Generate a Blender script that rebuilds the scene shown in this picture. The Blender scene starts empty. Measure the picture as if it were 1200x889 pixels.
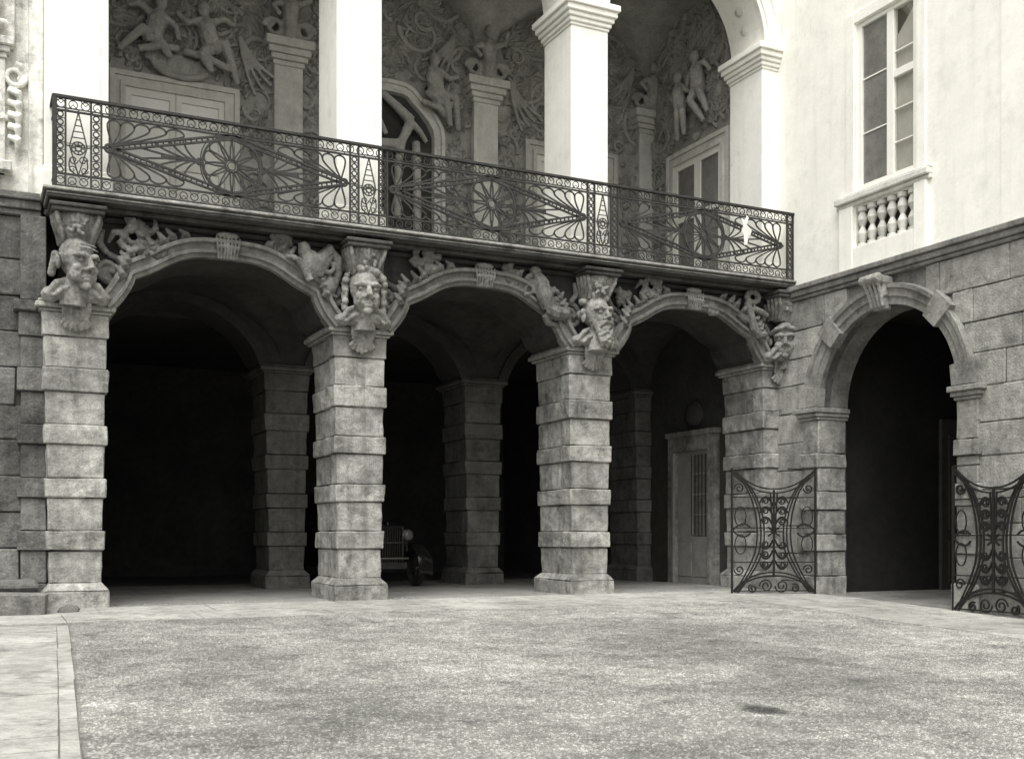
import bpy, bmesh, math, random
import numpy as np
from mathutils import Vector, Matrix
random.seed(7); rng = np.random.default_rng(7)
S = bpy.context.scene
R = math.radians

# ------------------------------------------------------------------ camera
# facade frame: x runs along the arcade, y is depth into the building, z up
YAW = R(26.1)
FPX, CX, HY = 835.0, 610.0, 567.0          # focal length, principal column, horizon row (photo pixels)
cd = bpy.data.cameras.new('camera'); cam = bpy.data.objects.new('camera', cd)
S.collection.objects.link(cam); S.camera = cam
cam.location = (0, 0, 1.0); cam.rotation_euler = (R(90), 0, -YAW)
cd.sensor_fit = 'HORIZONTAL'; cd.sensor_width = 36
FW, FCX, FCY = 770.0, 611.0, 450.0            # width and centre of the printed picture on the page
cd.lens = FPX/FW*36
cd.shift_x = -(CX-FCX)/FW; cd.shift_y = (HY-FCY)/FW
cd.clip_start = 0.1; cd.clip_end = 500

# ------------------------------------------------------------------ light
SUN_AZ, SUN_EL = R(212), R(60)              # compass angle from +y towards +x: behind the camera
w = bpy.data.worlds.new('World'); S.world = w; w.use_nodes = True
nt = w.node_tree; bg = nt.nodes['Background']
sky = nt.nodes.new('ShaderNodeTexSky'); sky.sky_type = 'NISHITA'; sky.sun_disc = False
sky.sun_elevation = SUN_EL; sky.sun_rotation = SUN_AZ; sky.dust_density = 4; sky.air_density = 1.5
hs = nt.nodes.new('ShaderNodeHueSaturation'); hs.inputs['Saturation'].default_value = 0.0   # black and white film
nt.links.new(sky.outputs[0], hs.inputs['Color']); nt.links.new(hs.outputs[0], bg.inputs[0])
bg.inputs[1].default_value = 0.12
sd = bpy.data.lights.new('sun', 'SUN'); sun = bpy.data.objects.new('sun', sd); S.collection.objects.link(sun)
sd.energy = 1.5; sd.angle = R(38); sd.color = (1, 0.985, 0.95)
sdir = Vector((math.sin(SUN_AZ)*math.cos(SUN_EL), math.cos(SUN_AZ)*math.cos(SUN_EL), math.sin(SUN_EL)))
sun.location = sdir*60; sun.rotation_euler = sdir.to_track_quat('Z', 'Y').to_euler()
S.view_settings.view_transform = 'Standard'; S.view_settings.look = 'None'
S.view_settings.exposure = 0.86; S.view_settings.gamma = 1

# ------------------------------------------------------------------ materials
TINT = (1.0, 0.985, 0.90)                   # tone of the old print
def col(v): return (v*TINT[0], v*TINT[1], v*TINT[2], 1)
def mat(name, v, var=0.25, scale=1.6, bump=0.3, bscale=28, rough=0.9, streak=0.0, spots=0.0, metal=0.0, obj=0.12, spec=0.3, pits=0.0, stain=None, grain=0):
    m = bpy.data.materials.new(name); m.use_nodes = True
    n = m.node_tree.nodes; l = m.node_tree.links; p = n['Principled BSDF']
    p.inputs['Roughness'].default_value = rough; p.inputs['Metallic'].default_value = metal
    p.inputs['Specular IOR Level'].default_value = spec
    geo = n.new('ShaderNodeNewGeometry')
    def noise(sc, det=5, vec=None, ro=0.6):
        t = n.new('ShaderNodeTexNoise'); t.inputs['Scale'].default_value = sc
        t.inputs['Detail'].default_value = det; t.inputs['Roughness'].default_value = ro
        l.new(vec or geo.outputs['Position'], t.inputs['Vector']); return t.outputs['Fac']
    def math_(op, a, b, c=None):
        t = n.new('ShaderNodeMath'); t.operation = op
        for i, x in enumerate((a, b, c)):
            if x is None: continue
            if isinstance(x, (int, float)): t.inputs[i].default_value = x
            else: l.new(x, t.inputs[i])
        return t.outputs[0]
    def sn(x, lo=.33, hi=.67):                 # noise stretched to its full range
        r = n.new('ShaderNodeMapRange'); r.inputs[1].default_value = lo; r.inputs[2].default_value = hi
        l.new(x, r.inputs[0]); return r.outputs[0]
    k = var*.62
    f = math_('MULTIPLY_ADD', sn(noise(scale, 7, None, .65)), 2*k, 1-k)
    f = math_('MULTIPLY', f, math_('MULTIPLY_ADD', sn(noise(scale*7, 6)), k*1.3, 1-k*.65))
    f = math_('MULTIPLY', f, math_('MULTIPLY_ADD', sn(noise(scale*40, 4)), k*1.1, 1-k*.55))
    if stain:                                  # dark damp patch with a ragged edge: (x, y, radius x, radius y)
        sx = n.new('ShaderNodeSeparateXYZ'); l.new(geo.outputs['Position'], sx.inputs[0])
        a_ = math_('MULTIPLY', math_('SUBTRACT', sx.outputs[0], stain[0]), 1/stain[2]); b_ = math_('MULTIPLY', math_('SUBTRACT', sx.outputs[1], stain[1]), 1/stain[3])
        q_ = math_('ADD', math_('ADD', math_('MULTIPLY', a_, a_), math_('MULTIPLY', b_, b_)), math_('MULTIPLY_ADD', noise(9, 5), 1.2, -.6))
        r = n.new('ShaderNodeMapRange'); r.inputs[1].default_value = .3; r.inputs[2].default_value = 1.5; r.inputs[3].default_value = .30; r.inputs[4].default_value = 1
        l.new(q_, r.inputs[0]); f = math_('MULTIPLY', f, r.outputs[0])
    if streak:
        mp = n.new('ShaderNodeMapping'); mp.inputs['Scale'].default_value = (5, 5, 0.35)
        l.new(geo.outputs['Position'], mp.inputs['Vector'])
        r = n.new('ShaderNodeMapRange'); r.inputs[1].default_value = 0.5; r.inputs[2].default_value = 0.8
        r.inputs[3].default_value = 1; r.inputs[4].default_value = 1-streak
        l.new(noise(1.3, 6, mp.outputs[0]), r.inputs[0]); f = math_('MULTIPLY', f, r.outputs[0])
    if spots:
        r = n.new('ShaderNodeMapRange'); r.inputs[1].default_value = 0.53; r.inputs[2].default_value = 0.68
        r.inputs[3].default_value = 1; r.inputs[4].default_value = 1-spots
        l.new(noise(2.7, 8, None, 0.7), r.inputs[0]); f = math_('MULTIPLY', f, r.outputs[0])
    if obj:
        oi = n.new('ShaderNodeObjectInfo')
        f = math_('MULTIPLY', f, math_('MULTIPLY_ADD', oi.outputs['Random'], 2*obj, 1-obj))
    if grain: f = math_('MULTIPLY', f, math_('MULTIPLY_ADD', sn(noise(grain, 3), .34, .66), .56, .72))
    if v < .6 and not metal: v *= .89
    rgb = n.new('ShaderNodeVectorMath'); rgb.operation = 'SCALE'; rgb.inputs[0].default_value = col(v)[:3]
    l.new(f, rgb.inputs['Scale']); l.new(rgb.outputs[0], p.inputs['Base Color'])
    if bump:
        b = n.new('ShaderNodeBump'); b.inputs['Strength'].default_value = bump; b.inputs['Distance'].default_value = 0.02
        h = noise(bscale, 8, None, 0.7)
        if pits:
            vo = n.new('ShaderNodeTexVoronoi'); vo.inputs['Scale'].default_value = bscale*0.8
            l.new(geo.outputs['Position'], vo.inputs['Vector'])
            h = math_('ADD', h, math_('MULTIPLY', vo.outputs['Distance'], pits))
        l.new(h, b.inputs['Height']); l.new(b.outputs[0], p.inputs['Normal'])
    return m
DAMP = (5.50, 6.81, .17, .22)                # damp hollow in the court
M = dict(
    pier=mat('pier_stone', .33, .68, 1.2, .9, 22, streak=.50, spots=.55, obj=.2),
    arch=mat('arch_stone', .22, .50, 1.4, .7, 22, streak=.45, spots=.40),
    shaded=mat('shaded_spandrel_stone', .05, .45, 1.4, .6, 22, streak=.4, spots=.35),  # under-balcony shade put into the stone colour
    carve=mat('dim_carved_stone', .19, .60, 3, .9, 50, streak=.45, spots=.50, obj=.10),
    statue=mat('carved_stone', .31, .62, 3, 1.0, 50, streak=.5, spots=.55, obj=.05),
    wall=mat('old_rusticated_stone', .16, .65, 1.0, .9, 24, streak=.50, spots=.55, obj=.2, pits=.3),
    wing=mat('pecked_wing_stone', .34, .48, 1.3, .8, 34, spots=.42, streak=.35, obj=.14, pits=.4),
    joint=mat('mortar', .10, .4, 3, .4, 30, obj=0),
    wingjoint=mat('pale_mortar', .20, .5, 3, .4, 30, obj=0),
    trim=mat('pale_trim_stone', .30, .48, 2, .7, 30, streak=.40, spots=.45),
    white=mat('white_stucco', .86, .08, .6, .25, 10, streak=.10, spots=.10, obj=.02),
    stain=mat('stained_white_stucco', .72, .42, 1.5, .6, 14, streak=.50, spots=.60, obj=.02),
    relief=mat('grey_stucco_relief', .42, .36, 3, .6, 30, obj=.04),
    figure=mat('pale_stucco_figure', .46, .36, 3, .7, 40, obj=.06),
    pil=mat('loggia_pilaster_stone', .62, .20, 2, .3, 20, streak=.2, spots=.2),
    inner=mat('shaded_plaster', .065, .35, 1, .3, 12, obj=.05),  # interior shade put into the plaster colour
    vault=mat('shaded_vault_plaster', .06, .45, 1, .3, 12, obj=.02),  # gloom of the vaults darkened into the base colour
    tunnel=mat('shaded_passage_plaster', .022, .4, 1, .3, 12, obj=.02),  # darkness of the passage is in the colour itself
    innerpier=mat('shaded_pier_stone', .17, .48, 1.3, .6, 22, streak=.35, spots=.45),  # pier stone again, with the portico shade mixed into its tone
    iron=mat('wrought_iron', .05, .50, 9, .3, 60, rough=.7, obj=.05, spec=.2),
    slab=mat('balcony_stone', .085, .55, 2.5, .6, 30, streak=.5, spots=.45),  # balcony shadow put into this dark tone
    lip=mat('pale_slab_edge', .40, .6, 4.5, .6, 30, spots=.65),  # paler than the slab body, blotched
    pave=mat('worn_paving_stone', .39, .42, 1.1, .6, 24, spots=.45, obj=.10),
    floor=mat('portico_paving', .27, .30, 1.0, .4, 20, spots=.3, obj=.08),
    gravel=mat('trodden_gravel', .30, .60, .33, 1.2, 70, spots=.36, obj=0, stain=DAMP, grain=70),
    pebble=mat('pebbles', .32, .60, .33, .3, 70, spots=.34, obj=0, stain=DAMP, grain=48),
    wood=mat('weathered_wood', .19, .30, 4, .3, 30, streak=.3),
    paint=mat('white_painted_wood', .82, .06, 3, .1, 30, obj=.03),
    greydoor=mat('grey_painted_wood', .30, .25, 3, .1, 30, obj=.05),
    curtain=mat('sheer_curtain', .55, .15, 3, .2, 30, obj=.02),
    glass=mat('dark_window_glass', .24, .35, .9, .10, 1.6, rough=.07, obj=.15, spec=.7),  # grey base stands in for reflected sky
    paleglass=mat('reflection_white_glass', .78, .12, 2, 0, 20, rough=.12, obj=.05, spec=.5),  # white reflection put into the pane colour
    carpaint=mat('black_car_paint', .018, .1, 2, 0, 20, rough=.16, obj=0, spec=.6),
    chrome=mat('dull_chrome', .25, .05, 3, 0, 20, rough=.35, metal=1.0, obj=0),
    gateiron=mat('dark_gate_iron', .022, .40, 9, .3, 60, rough=.7, obj=.05, spec=.15),
    lens=mat('headlamp_glass', .16, .05, 3, 0, 20, rough=.15, obj=0, spec=.5),
    rubber=mat('tyre_rubber', .03, .2, 4, .2, 40, rough=.85, obj=0),
    paper=mat('white_paper', .85, .05, 3, 0, 20, obj=0),
    boulder=mat('dark_guard_stone', .20, .40, 4, .8, 24),
    drain=mat('dark_drain_iron', .07, .3, 6, .4, 40, rough=.8),
)

def clear_glass():
    m = bpy.data.materials.new('clear_glass'); m.use_nodes = True; n = m.node_tree.nodes; l = m.node_tree.links
    n.remove(n['Principled BSDF']); t = n.new('ShaderNodeBsdfTransparent'); t.inputs[0].default_value = (.96, .96, .95, 1)
    g = n.new('ShaderNodeBsdfGlossy'); g.inputs['Roughness'].default_value = .05; g.inputs[0].default_value = col(.9)
    f = n.new('ShaderNodeMath'); f.operation = 'MULTIPLY'; f.inputs[1].default_value = .35; lw_ = n.new('ShaderNodeLayerWeight'); lw_.inputs[0].default_value = .35
    l.new(lw_.outputs['Facing'], f.inputs[0]); x = n.new('ShaderNodeMixShader')
    l.new(f.outputs[0], x.inputs[0]); l.new(t.outputs[0], x.inputs[1]); l.new(g.outputs[0], x.inputs[2]); l.new(x.outputs[0], n['Material Output'].inputs[0])
    return m
M['clear'] = clear_glass()

# ------------------------------------------------------------------ mesh helpers
class MB:
    def __init__(s): s.v = []; s.f = []
    def add(s, vs, fs):
        o = len(s.v); s.v += [tuple(p) for p in vs]; s.f += [tuple(i+o for i in f) for f in fs]; return s
    def quad(s, a, b, c, d): return s.add([a, b, c, d], [(0, 1, 2, 3)])
    def hexa(s, p):          # 8 corners: bottom ring, top ring
        return s.add(p, [(0, 3, 2, 1), (4, 5, 6, 7), (0, 1, 5, 4), (1, 2, 6, 5), (2, 3, 7, 6), (3, 0, 4, 7)])
    def box(s, x0, x1, y0, y1, z0, z1):
        return s.hexa([(x0,y0,z0),(x1,y0,z0),(x1,y1,z0),(x0,y1,z0),(x0,y0,z1),(x1,y0,z1),(x1,y1,z1),(x0,y1,z1)])
    def cbox(s, x0, x1, y0, y1, z0, z1, b=.015, jit=0.0, top=None, mp=None):
        """box with chamfered edges; top=(x0,x1,y0,y1) gives a tapered block"""
        lo = (x0, x1, y0, y1); hi = top or lo; P = []; idx = {}
        for k, (rect, z, sz) in enumerate(((lo, z0, 1), (hi, z1, -1))):
            for i in (0, 1):
                for j in (0, 1):
                    x, y = rect[i], rect[2+j]; sx = 1-2*i; sy = 1-2*j
                    for a, d in enumerate(((0, sy*b, sz*b), (sx*b, 0, sz*b), (sx*b, sy*b, 0))):
                        idx[(i, j, k, a)] = len(P)
                        e = [random.uniform(-jit, jit) if jit else 0 for _ in range(3)]
                        P.append((x+d[0]+e[0], y+d[1]+e[1], z+d[2]+e[2]))
        q = lambda *t: tuple(idx[x] for x in t); F = []
        for i in (0, 1): F.append(q((i,0,0,0),(i,1,0,0),(i,1,1,0),(i,0,1,0)))
        for j in (0, 1): F.append(q((0,j,0,1),(1,j,0,1),(1,j,1,1),(0,j,1,1)))
        for k in (0, 1): F.append(q((0,0,k,2),(1,0,k,2),(1,1,k,2),(0,1,k,2)))
        for i in (0, 1):
            for j in (0, 1): F.append(q((i,j,0,0),(i,j,1,0),(i,j,1,1),(i,j,0,1)))
            for k in (0, 1): F.append(q((i,0,k,0),(i,1,k,0),(i,1,k,2),(i,0,k,2)))
        for j in (0, 1):
            for k in (0, 1): F.append(q((0,j,k,1),(1,j,k,1),(1,j,k,2),(0,j,k,2)))
        for i in (0, 1):
            for j in (0, 1):
                for k in (0, 1): F.append(q((i,j,k,0),(i,j,k,1),(i,j,k,2)))
        if mp: P = [mp(*p) for p in P]
        return s.add(P, F)
    def tube(s, path, r, n=6, closed=False):
        path = [Vector(p) for p in path]; N = len(path)
        rr = list(r) if hasattr(r, '__len__') else [r]*N
        V = []; up = None
        for i, p in enumerate(path):
            a = path[(i-1) % N] if (closed or i) else p; b = path[(i+1) % N] if (closed or i < N-1) else p
            t = (b-a); t = t.normalized() if t.length > 1e-9 else Vector((0, 0, 1))
            if up is None: up = t.orthogonal().normalized()
            up = (up - t*up.dot(t)); up = up.normalized() if up.length > 1e-6 else t.orthogonal().normalized()
            side = t.cross(up)
            for k in range(n):
                g = 2*math.pi*k/n; V.append(p + up*(math.cos(g)*rr[i]) + side*(math.sin(g)*rr[i]))
        F = [(i*n+k, i*n+(k+1) % n, ((i+1) % N)*n+(k+1) % n, ((i+1) % N)*n+k) for i in range(N if closed else N-1) for k in range(n)]
        if not closed: F += [tuple(range(n))[::-1], tuple((N-1)*n+k for k in range(n))]
        return s.add(V, F)
    def ell(s, c, r, a=12, b=8, rot=None):
        V = [(0, 0, 1)]
        for j in range(1, b):
            t = math.pi*j/b
            V += [(math.sin(t)*math.cos(2*math.pi*i/a), math.sin(t)*math.sin(2*math.pi*i/a), math.cos(t)) for i in range(a)]
        V.append((0, 0, -1)); L = len(V)-1
        F = [(0, 1+i, 1+(i+1) % a) for i in range(a)]
        for j in range(b-2): F += [(1+j*a+i, 1+(j+1)*a+i, 1+(j+1)*a+(i+1) % a, 1+j*a+(i+1) % a) for i in range(a)]
        F += [(L, 1+(b-2)*a+(i+1) % a, 1+(b-2)*a+i) for i in range(a)]
        rr = r if hasattr(r, '__len__') else (r, r, r); W = []
        for p in V:
            q = Vector((p[0]*rr[0], p[1]*rr[1], p[2]*rr[2]))
            if rot: q = rot @ q
            W.append((c[0]+q[0], c[1]+q[1], c[2]+q[2]))
        return s.add(W, F)
    def lathe(s, prof, c, axis='z', n=16, mp=None):
        V = []
        for r, h in prof:
            for k in range(n):
                g = 2*math.pi*k/n; a, b = r*math.cos(g), r*math.sin(g)
                p = {'z': (a, b, h), 'y': (a, h, b), 'x': (h, a, b)}[axis]
                p = (c[0]+p[0], c[1]+p[1], c[2]+p[2]); V.append(mp(*p) if mp else p)
        m = len(prof)
        F = [(i*n+k, i*n+(k+1) % n, (i+1)*n+(k+1) % n, (i+1)*n+k) for i in range(m-1) for k in range(n)]
        F += [tuple(range(n))[::-1], tuple((m-1)*n+k for k in range(n))]
        return s.add(V, F)
    def bar(s, pts, w_, t_, mp, closed=False, d0=0.0):
        """flat iron bar following a plane curve; mp(s, z, d) puts it in the world"""
        N = len(pts); V = []
        for i, p in enumerate(pts):
            a = pts[(i-1) % N] if (closed or i) else p; b = pts[(i+1) % N] if (closed or i < N-1) else p
            dx, dz = b[0]-a[0], b[1]-a[1]; L = math.hypot(dx, dz) or 1; nx, nz = -dz/L, dx/L
            for e, d in ((1, -1), (1, 1), (-1, 1), (-1, -1)):
                V.append(mp(p[0]+nx*e*w_/2, p[1]+nz*e*w_/2, d0+d*t_/2))
        F = [(i*4+k, i*4+(k+1) % 4, ((i+1) % N)*4+(k+1) % 4, ((i+1) % N)*4+k) for i in range(N if closed else N-1) for k in range(4)]
        if not closed: F += [(0, 1, 2, 3), ((N-1)*4, (N-1)*4+3, (N-1)*4+2, (N-1)*4+1)]
        return s.add(V, F)
    def sweep(s, pts, prof, mp, flip=1):
        """moulding: prof = [(offset along the outward normal, proud)]"""
        N = len(pts); m = len(prof); V = []
        for i, p in enumerate(pts):
            a = pts[max(i-1, 0)]; b = pts[min(i+1, N-1)]; dx, dz = b[0]-a[0], b[1]-a[1]; L = math.hypot(dx, dz) or 1
            nx, nz = -dz/L*flip, dx/L*flip
            V += [mp(p[0]+nx*o, p[1]+nz*o, d) for o, d in prof]
        F = [(i*m+k, i*m+k+1, (i+1)*m+k+1, (i+1)*m+k) for i in range(N-1) for k in range(m-1)]
        F += [tuple(range(m)), tuple((N-1)*m+k for k in range(m))]
        return s.add(V, F)
    def archpanel(s, curve, ztop, d0, d1, mp):
        """wall above an opening: between the curve and ztop, from depth d0 to d1"""
        for (a, za), (b, zb) in zip(curve, curve[1:]):
            for d in (d0, d1): s.quad(mp(a, za, d), mp(b, zb, d), mp(b, ztop, d), mp(a, ztop, d))
            s.quad(mp(a, za, d0), mp(b, zb, d0), mp(b, zb, d1), mp(a, za, d1))
        return s
    def build(s, name, m, parent=None, smooth=False, kind=None, label=None, cat=None, group=None, loc=None):
        A = np.array(s.v, dtype=float); lo, hi = A.min(0), A.max(0)
        o = Vector(((lo[0]+hi[0])/2, (lo[1]+hi[1])/2, lo[2])) if loc is None else Vector(loc)
        me = bpy.data.meshes.new(name); me.from_pydata((A-np.array(o)).tolist(), [], s.f)
        bm = bmesh.new(); bm.from_mesh(me); bmesh.ops.recalc_face_normals(bm, faces=bm.faces); bm.to_mesh(me); bm.free()
        if smooth: me.polygons.foreach_set('use_smooth', [True]*len(me.polygons))
        me.materials.append(M[m] if isinstance(m, str) else m)
        ob = bpy.data.objects.new(name, me); S.collection.objects.link(ob); ob.location = o; ob['o'] = tuple(o)
        attach(ob, parent); tag(ob, label, cat, group, kind)
        return ob
def attach(ob, parent):
    if parent is not None:
        ob.parent = parent; ob.matrix_parent_inverse = Matrix.Translation(-Vector(parent['o']))
def tag(o, label=None, cat=None, group=None, kind=None):
    for k, x in (('label', label), ('category', cat), ('group', group), ('kind', kind)):
        if x: o[k] = x
    return o
def empty(name, loc, label, cat, group=None):
    o = bpy.data.objects.new(name, None); S.collection.objects.link(o); o.location = loc; o['o'] = tuple(loc)
    o.empty_display_size = .2
    return tag(o, label, cat, group)
def autosmooth(ob, ang=35):
    me = ob.data; me.polygons.foreach_set('use_smooth', [True]*len(me.polygons))
    me.set_sharp_from_angle(angle=R(ang)); return ob
FINE = bpy.data.textures.new('chisel', 'CLOUDS'); FINE.noise_scale = .022; FINE.noise_depth = 2
CLOUD = bpy.data.textures.new('chips', 'CLOUDS'); CLOUD.noise_scale = .06; CLOUD.noise_depth = 3
def sculpt(mb, name, m, parent, voxel=.016, smooth=3, weather=.012, **k):
    ob = mb.build(name, m, parent, True, **k)
    r = ob.modifiers.new('merge', 'REMESH'); r.mode = 'VOXEL'; r.voxel_size = voxel; r.use_smooth_shade = True
    q = ob.modifiers.new('smooth', 'SMOOTH'); q.iterations = smooth; q.factor = .5
    if weather:
        d = ob.modifiers.new('weather', 'DISPLACE'); d.texture = CLOUD; d.strength = weather; d.mid_level = .5; d.texture_coords = 'GLOBAL'
        d = ob.modifiers.new('chisel', 'DISPLACE'); d.texture = FINE; d.strength = weather*.9; d.mid_level = .5; d.texture_coords = 'GLOBAL'
    return ob
ROUGH = bpy.data.textures.new('uneven', 'CLOUDS'); ROUGH.noise_scale = .22; ROUGH.noise_depth = 4
def uneven(ob, k=.042):
    q = ob.modifiers.new('cut', 'SUBSURF'); q.subdivision_type = 'SIMPLE'; q.levels = q.render_levels = 2
    d = ob.modifiers.new('worn', 'DISPLACE'); d.texture = ROUGH; d.strength = k; d.mid_level = .5; d.texture_coords = 'GLOBAL'
    return ob
def arc(cx, cz, r, a0, a1, n=14, rz=None):
    rz = r if rz is None else rz
    return [(cx+r*math.cos(R(a0+(a1-a0)*i/n)), cz+rz*math.sin(R(a0+(a1-a0)*i/n))) for i in range(n+1)]
def spiral(cx, cz, r0, r1, a0, turns, n=26):
    return [(cx+(r0+(r1-r0)*i/n)*math.cos(a0+2*math.pi*turns*i/n), cz+(r0+(r1-r0)*i/n)*math.sin(a0+2*math.pi*turns*i/n)) for i in range(n+1)]
def bez(p0, p1, p2, p3=None, n=12):
    out = []
    for i in range(n+1):
        t = i/n
        if p3 is None: out.append(tuple((1-t)**2*a+2*t*(1-t)*b+t*t*c for a, b, c in zip(p0, p1, p2)))
        else: out.append(tuple((1-t)**3*a+3*t*(1-t)**2*b+3*t*t*(1-t)*c+t**3*d for a, b, c, d in zip(p0, p1, p2, p3)))
    return out
def ray(x, y):
    a, b = (x-CX)/FPX, (HY-y)/FPX; c, s_ = math.cos(YAW), math.sin(YAW)
    return c*a+s_, -s_*a+c, b
def onv(x, y, v): r = ray(x, y); t = v/r[1]; return r[0]*t, 1+r[2]*t       # photo pixel -> (x, z) on a plane parallel to the arcade
def onu(x, y, u): r = ray(x, y); t = u/r[0]; return r[1]*t, 1+r[2]*t       # photo pixel -> (y, z) on a plane parallel to the wing
SLOPE = .035
def gz(v): return -SLOPE*max(0.0, 16.2-v)
def gp(x, y):                                                             # photo pixel -> courtyard ground
    r = ray(x, y); t = (1+SLOPE*16.2)/(SLOPE*r[1]-r[2]); return r[0]*t, r[1]*t

# ------------------------------------------------------------------ main dimensions (metres)
D = 16.27           # pier fronts
VB = 15.86          # balcony railing
U = 13.5            # face of the wing
PC = [1.34+4.065*i for i in range(4)]       # pier centres
BACK = 20.6         # second row of piers / loggia back wall
ZF = 5.6            # balcony floor
fm = lambda v: (lambda s, z, d: (s, v-d, z))      # plane map facing the court (d = proud)
wm = lambda u: (lambda s, z, d: (u-d, s, z))      # plane map of the wing

# ------------------------------------------------------------------ ground
def bumps(u, v):                           # worn hollows and ridges of the court, a centimetre or two
    return .008*np.sin(u*1.9+1.3*np.sin(v*.8))+.007*np.sin(v*2.3+u*.6+2)+.005*np.sin(u*4.7-v*3.1)+.004*np.sin(v*7.3+2*np.sin(u*3.3))
def ground():
    us = np.concatenate([np.linspace(-60, -3, 20), np.linspace(-2.8, 11.6, 120), np.linspace(12, 60, 20)])
    vs = np.concatenate([np.linspace(-70, 0, 30), np.linspace(.5, 14.4, 116), np.linspace(14.6, 16.2, 6)])
    def h(u, v):
        f = min(1, max(0, (14.2-v)/.5))*min(1, max(0, (11.2-u)/.4))*min(1, max(0, (v+3)/3))
        return gz(v)-.012*f+float(bumps(u, v))*f*.8
    V = [(u, v, h(u, v)) for v in vs for u in us]; n = len(us)
    mb = MB().add(V, [(j*n+i, j*n+i+1, (j+1)*n+i+1, (j+1)*n+i) for j in range(len(vs)-1) for i in range(n-1)])
    mb.build('ground', 'gravel', None, True, kind='structure')
ground()
EDGE_V, EDGE_U = 14.45, 11.35
la, lb = gp(269, 636), gp(270.4, 716); oa, ob_ = gp(279, 650), gp(286, 716)
def lx(p, q, v): return p[0]+(q[0]-p[0])*(v-p[1])/(q[1]-p[1])
def slabs():
    base = MB().box(-14, U+.3, 16.2, 28, -.3, -.006).build('portico_floor', 'joint', kind='structure')
    v = 16.2; k = 0
    while v < 22:
        h = random.uniform(.8, 1.1); u = .6-random.random()
        while u < U:
            l_ = random.uniform(1.0, 1.7); e = min(u+l_, U-.02)
            if e-u > .2: MB().cbox(u+.006, e-.006, v+.006, v+h-.006, -.1, random.uniform(-.001, .005), .008).build('slab', 'floor', base)
            u += l_
        v += h
    def slope_slab(par, p, m='pave'):
        z = random.uniform(.008, .014); c = (sum(a for a, b in p)/4, sum(b for a, b in p)/4)
        def sh(q, g):
            e = lambda i: q[i]+math.copysign(min(g, abs(c[i]-q[i])), c[i]-q[i])
            return e(0), e(1)
        jit = [(a+random.uniform(-.004, .004), b+random.uniform(-.004, .004)) for a, b in p]
        a = [sh(q, .003) for q in jit]; b = [sh(q, .007) for q in jit]
        MB().hexa([(q[0], q[1], gz(q[1])-.08) for q in a]+[(q[0], q[1], gz(q[1])+z) for q in b]).build('slab', m, par)
    par = MB().quad((-1, EDGE_V+.05, gz(EDGE_V)+.002), (U, EDGE_V+.05, gz(EDGE_V)+.002), (U, 16.2, .002), (-1, 16.2, .002)).build('pavement', 'joint', kind='structure')
    for v0, v1 in ((15.35, 16.2), (EDGE_V, 15.35)):
        u = .2-random.random()*.6
        while u < U-.05:
            l_ = random.uniform(1.0, 1.9); e = min(u+l_, U-.02); wob = random.uniform(-.1, .06) if v0 == EDGE_V else 0
            slope_slab(par, [(u, v0+wob), (e, v0+wob), (e, v1), (u, v1)]); u += l_
    par = MB().quad((EDGE_U+.05, 2, gz(2)+.002), (U, 2, gz(2)+.002), (U, EDGE_V, gz(EDGE_V)+.002), (EDGE_U+.05, EDGE_V, gz(EDGE_V)+.002)).build('pavement', 'joint', kind='structure')
    for u0, u1 in ((EDGE_U, 12.45), (12.45, U-.02)):
        v = EDGE_V-.02
        while v > 3:
            l_ = random.uniform(1.0, 1.8); wob = random.uniform(-.08, .08) if u0 == EDGE_U else 0
            slope_slab(par, [(u0+wob, v-l_), (u1, v-l_), (u1, v), (u0+wob, v)]); v -= l_
    # pale paved strip on the left with its border stones
    par = MB().quad((-9, 1.5, gz(1.5)+.002), (lx(oa, ob_, 1.5), 1.5, gz(1.5)+.002), (lx(oa, ob_, 14.2), 14.2, gz(14.2)+.002), (-9, 14.2, gz(14.2)+.002)).build('path', 'wingjoint', kind='structure')
    v = 14.1
    while v > 1.8:
        l_ = random.uniform(1.3, 2.1)
        slope_slab(par, [(lx(la, lb, v-l_), v-l_), (lx(oa, ob_, v-l_), v-l_), (lx(oa, ob_, v), v), (lx(la, lb, v), v)]); v -= l_
    v = 14.1
    while v > 1.8:
        h = random.uniform(.42, .6); e = None; right = (lx(la, lb, v-h), lx(la, lb, v)); x = 0.0
        while x < 5:
            l_ = random.uniform(.8, 1.6)
            slope_slab(par, [(right[0]-x-l_, v-h), (right[0]-x, v-h), (right[1]-x, v), (right[1]-x-l_, v)]); x += l_
        v -= h
slabs()
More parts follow.
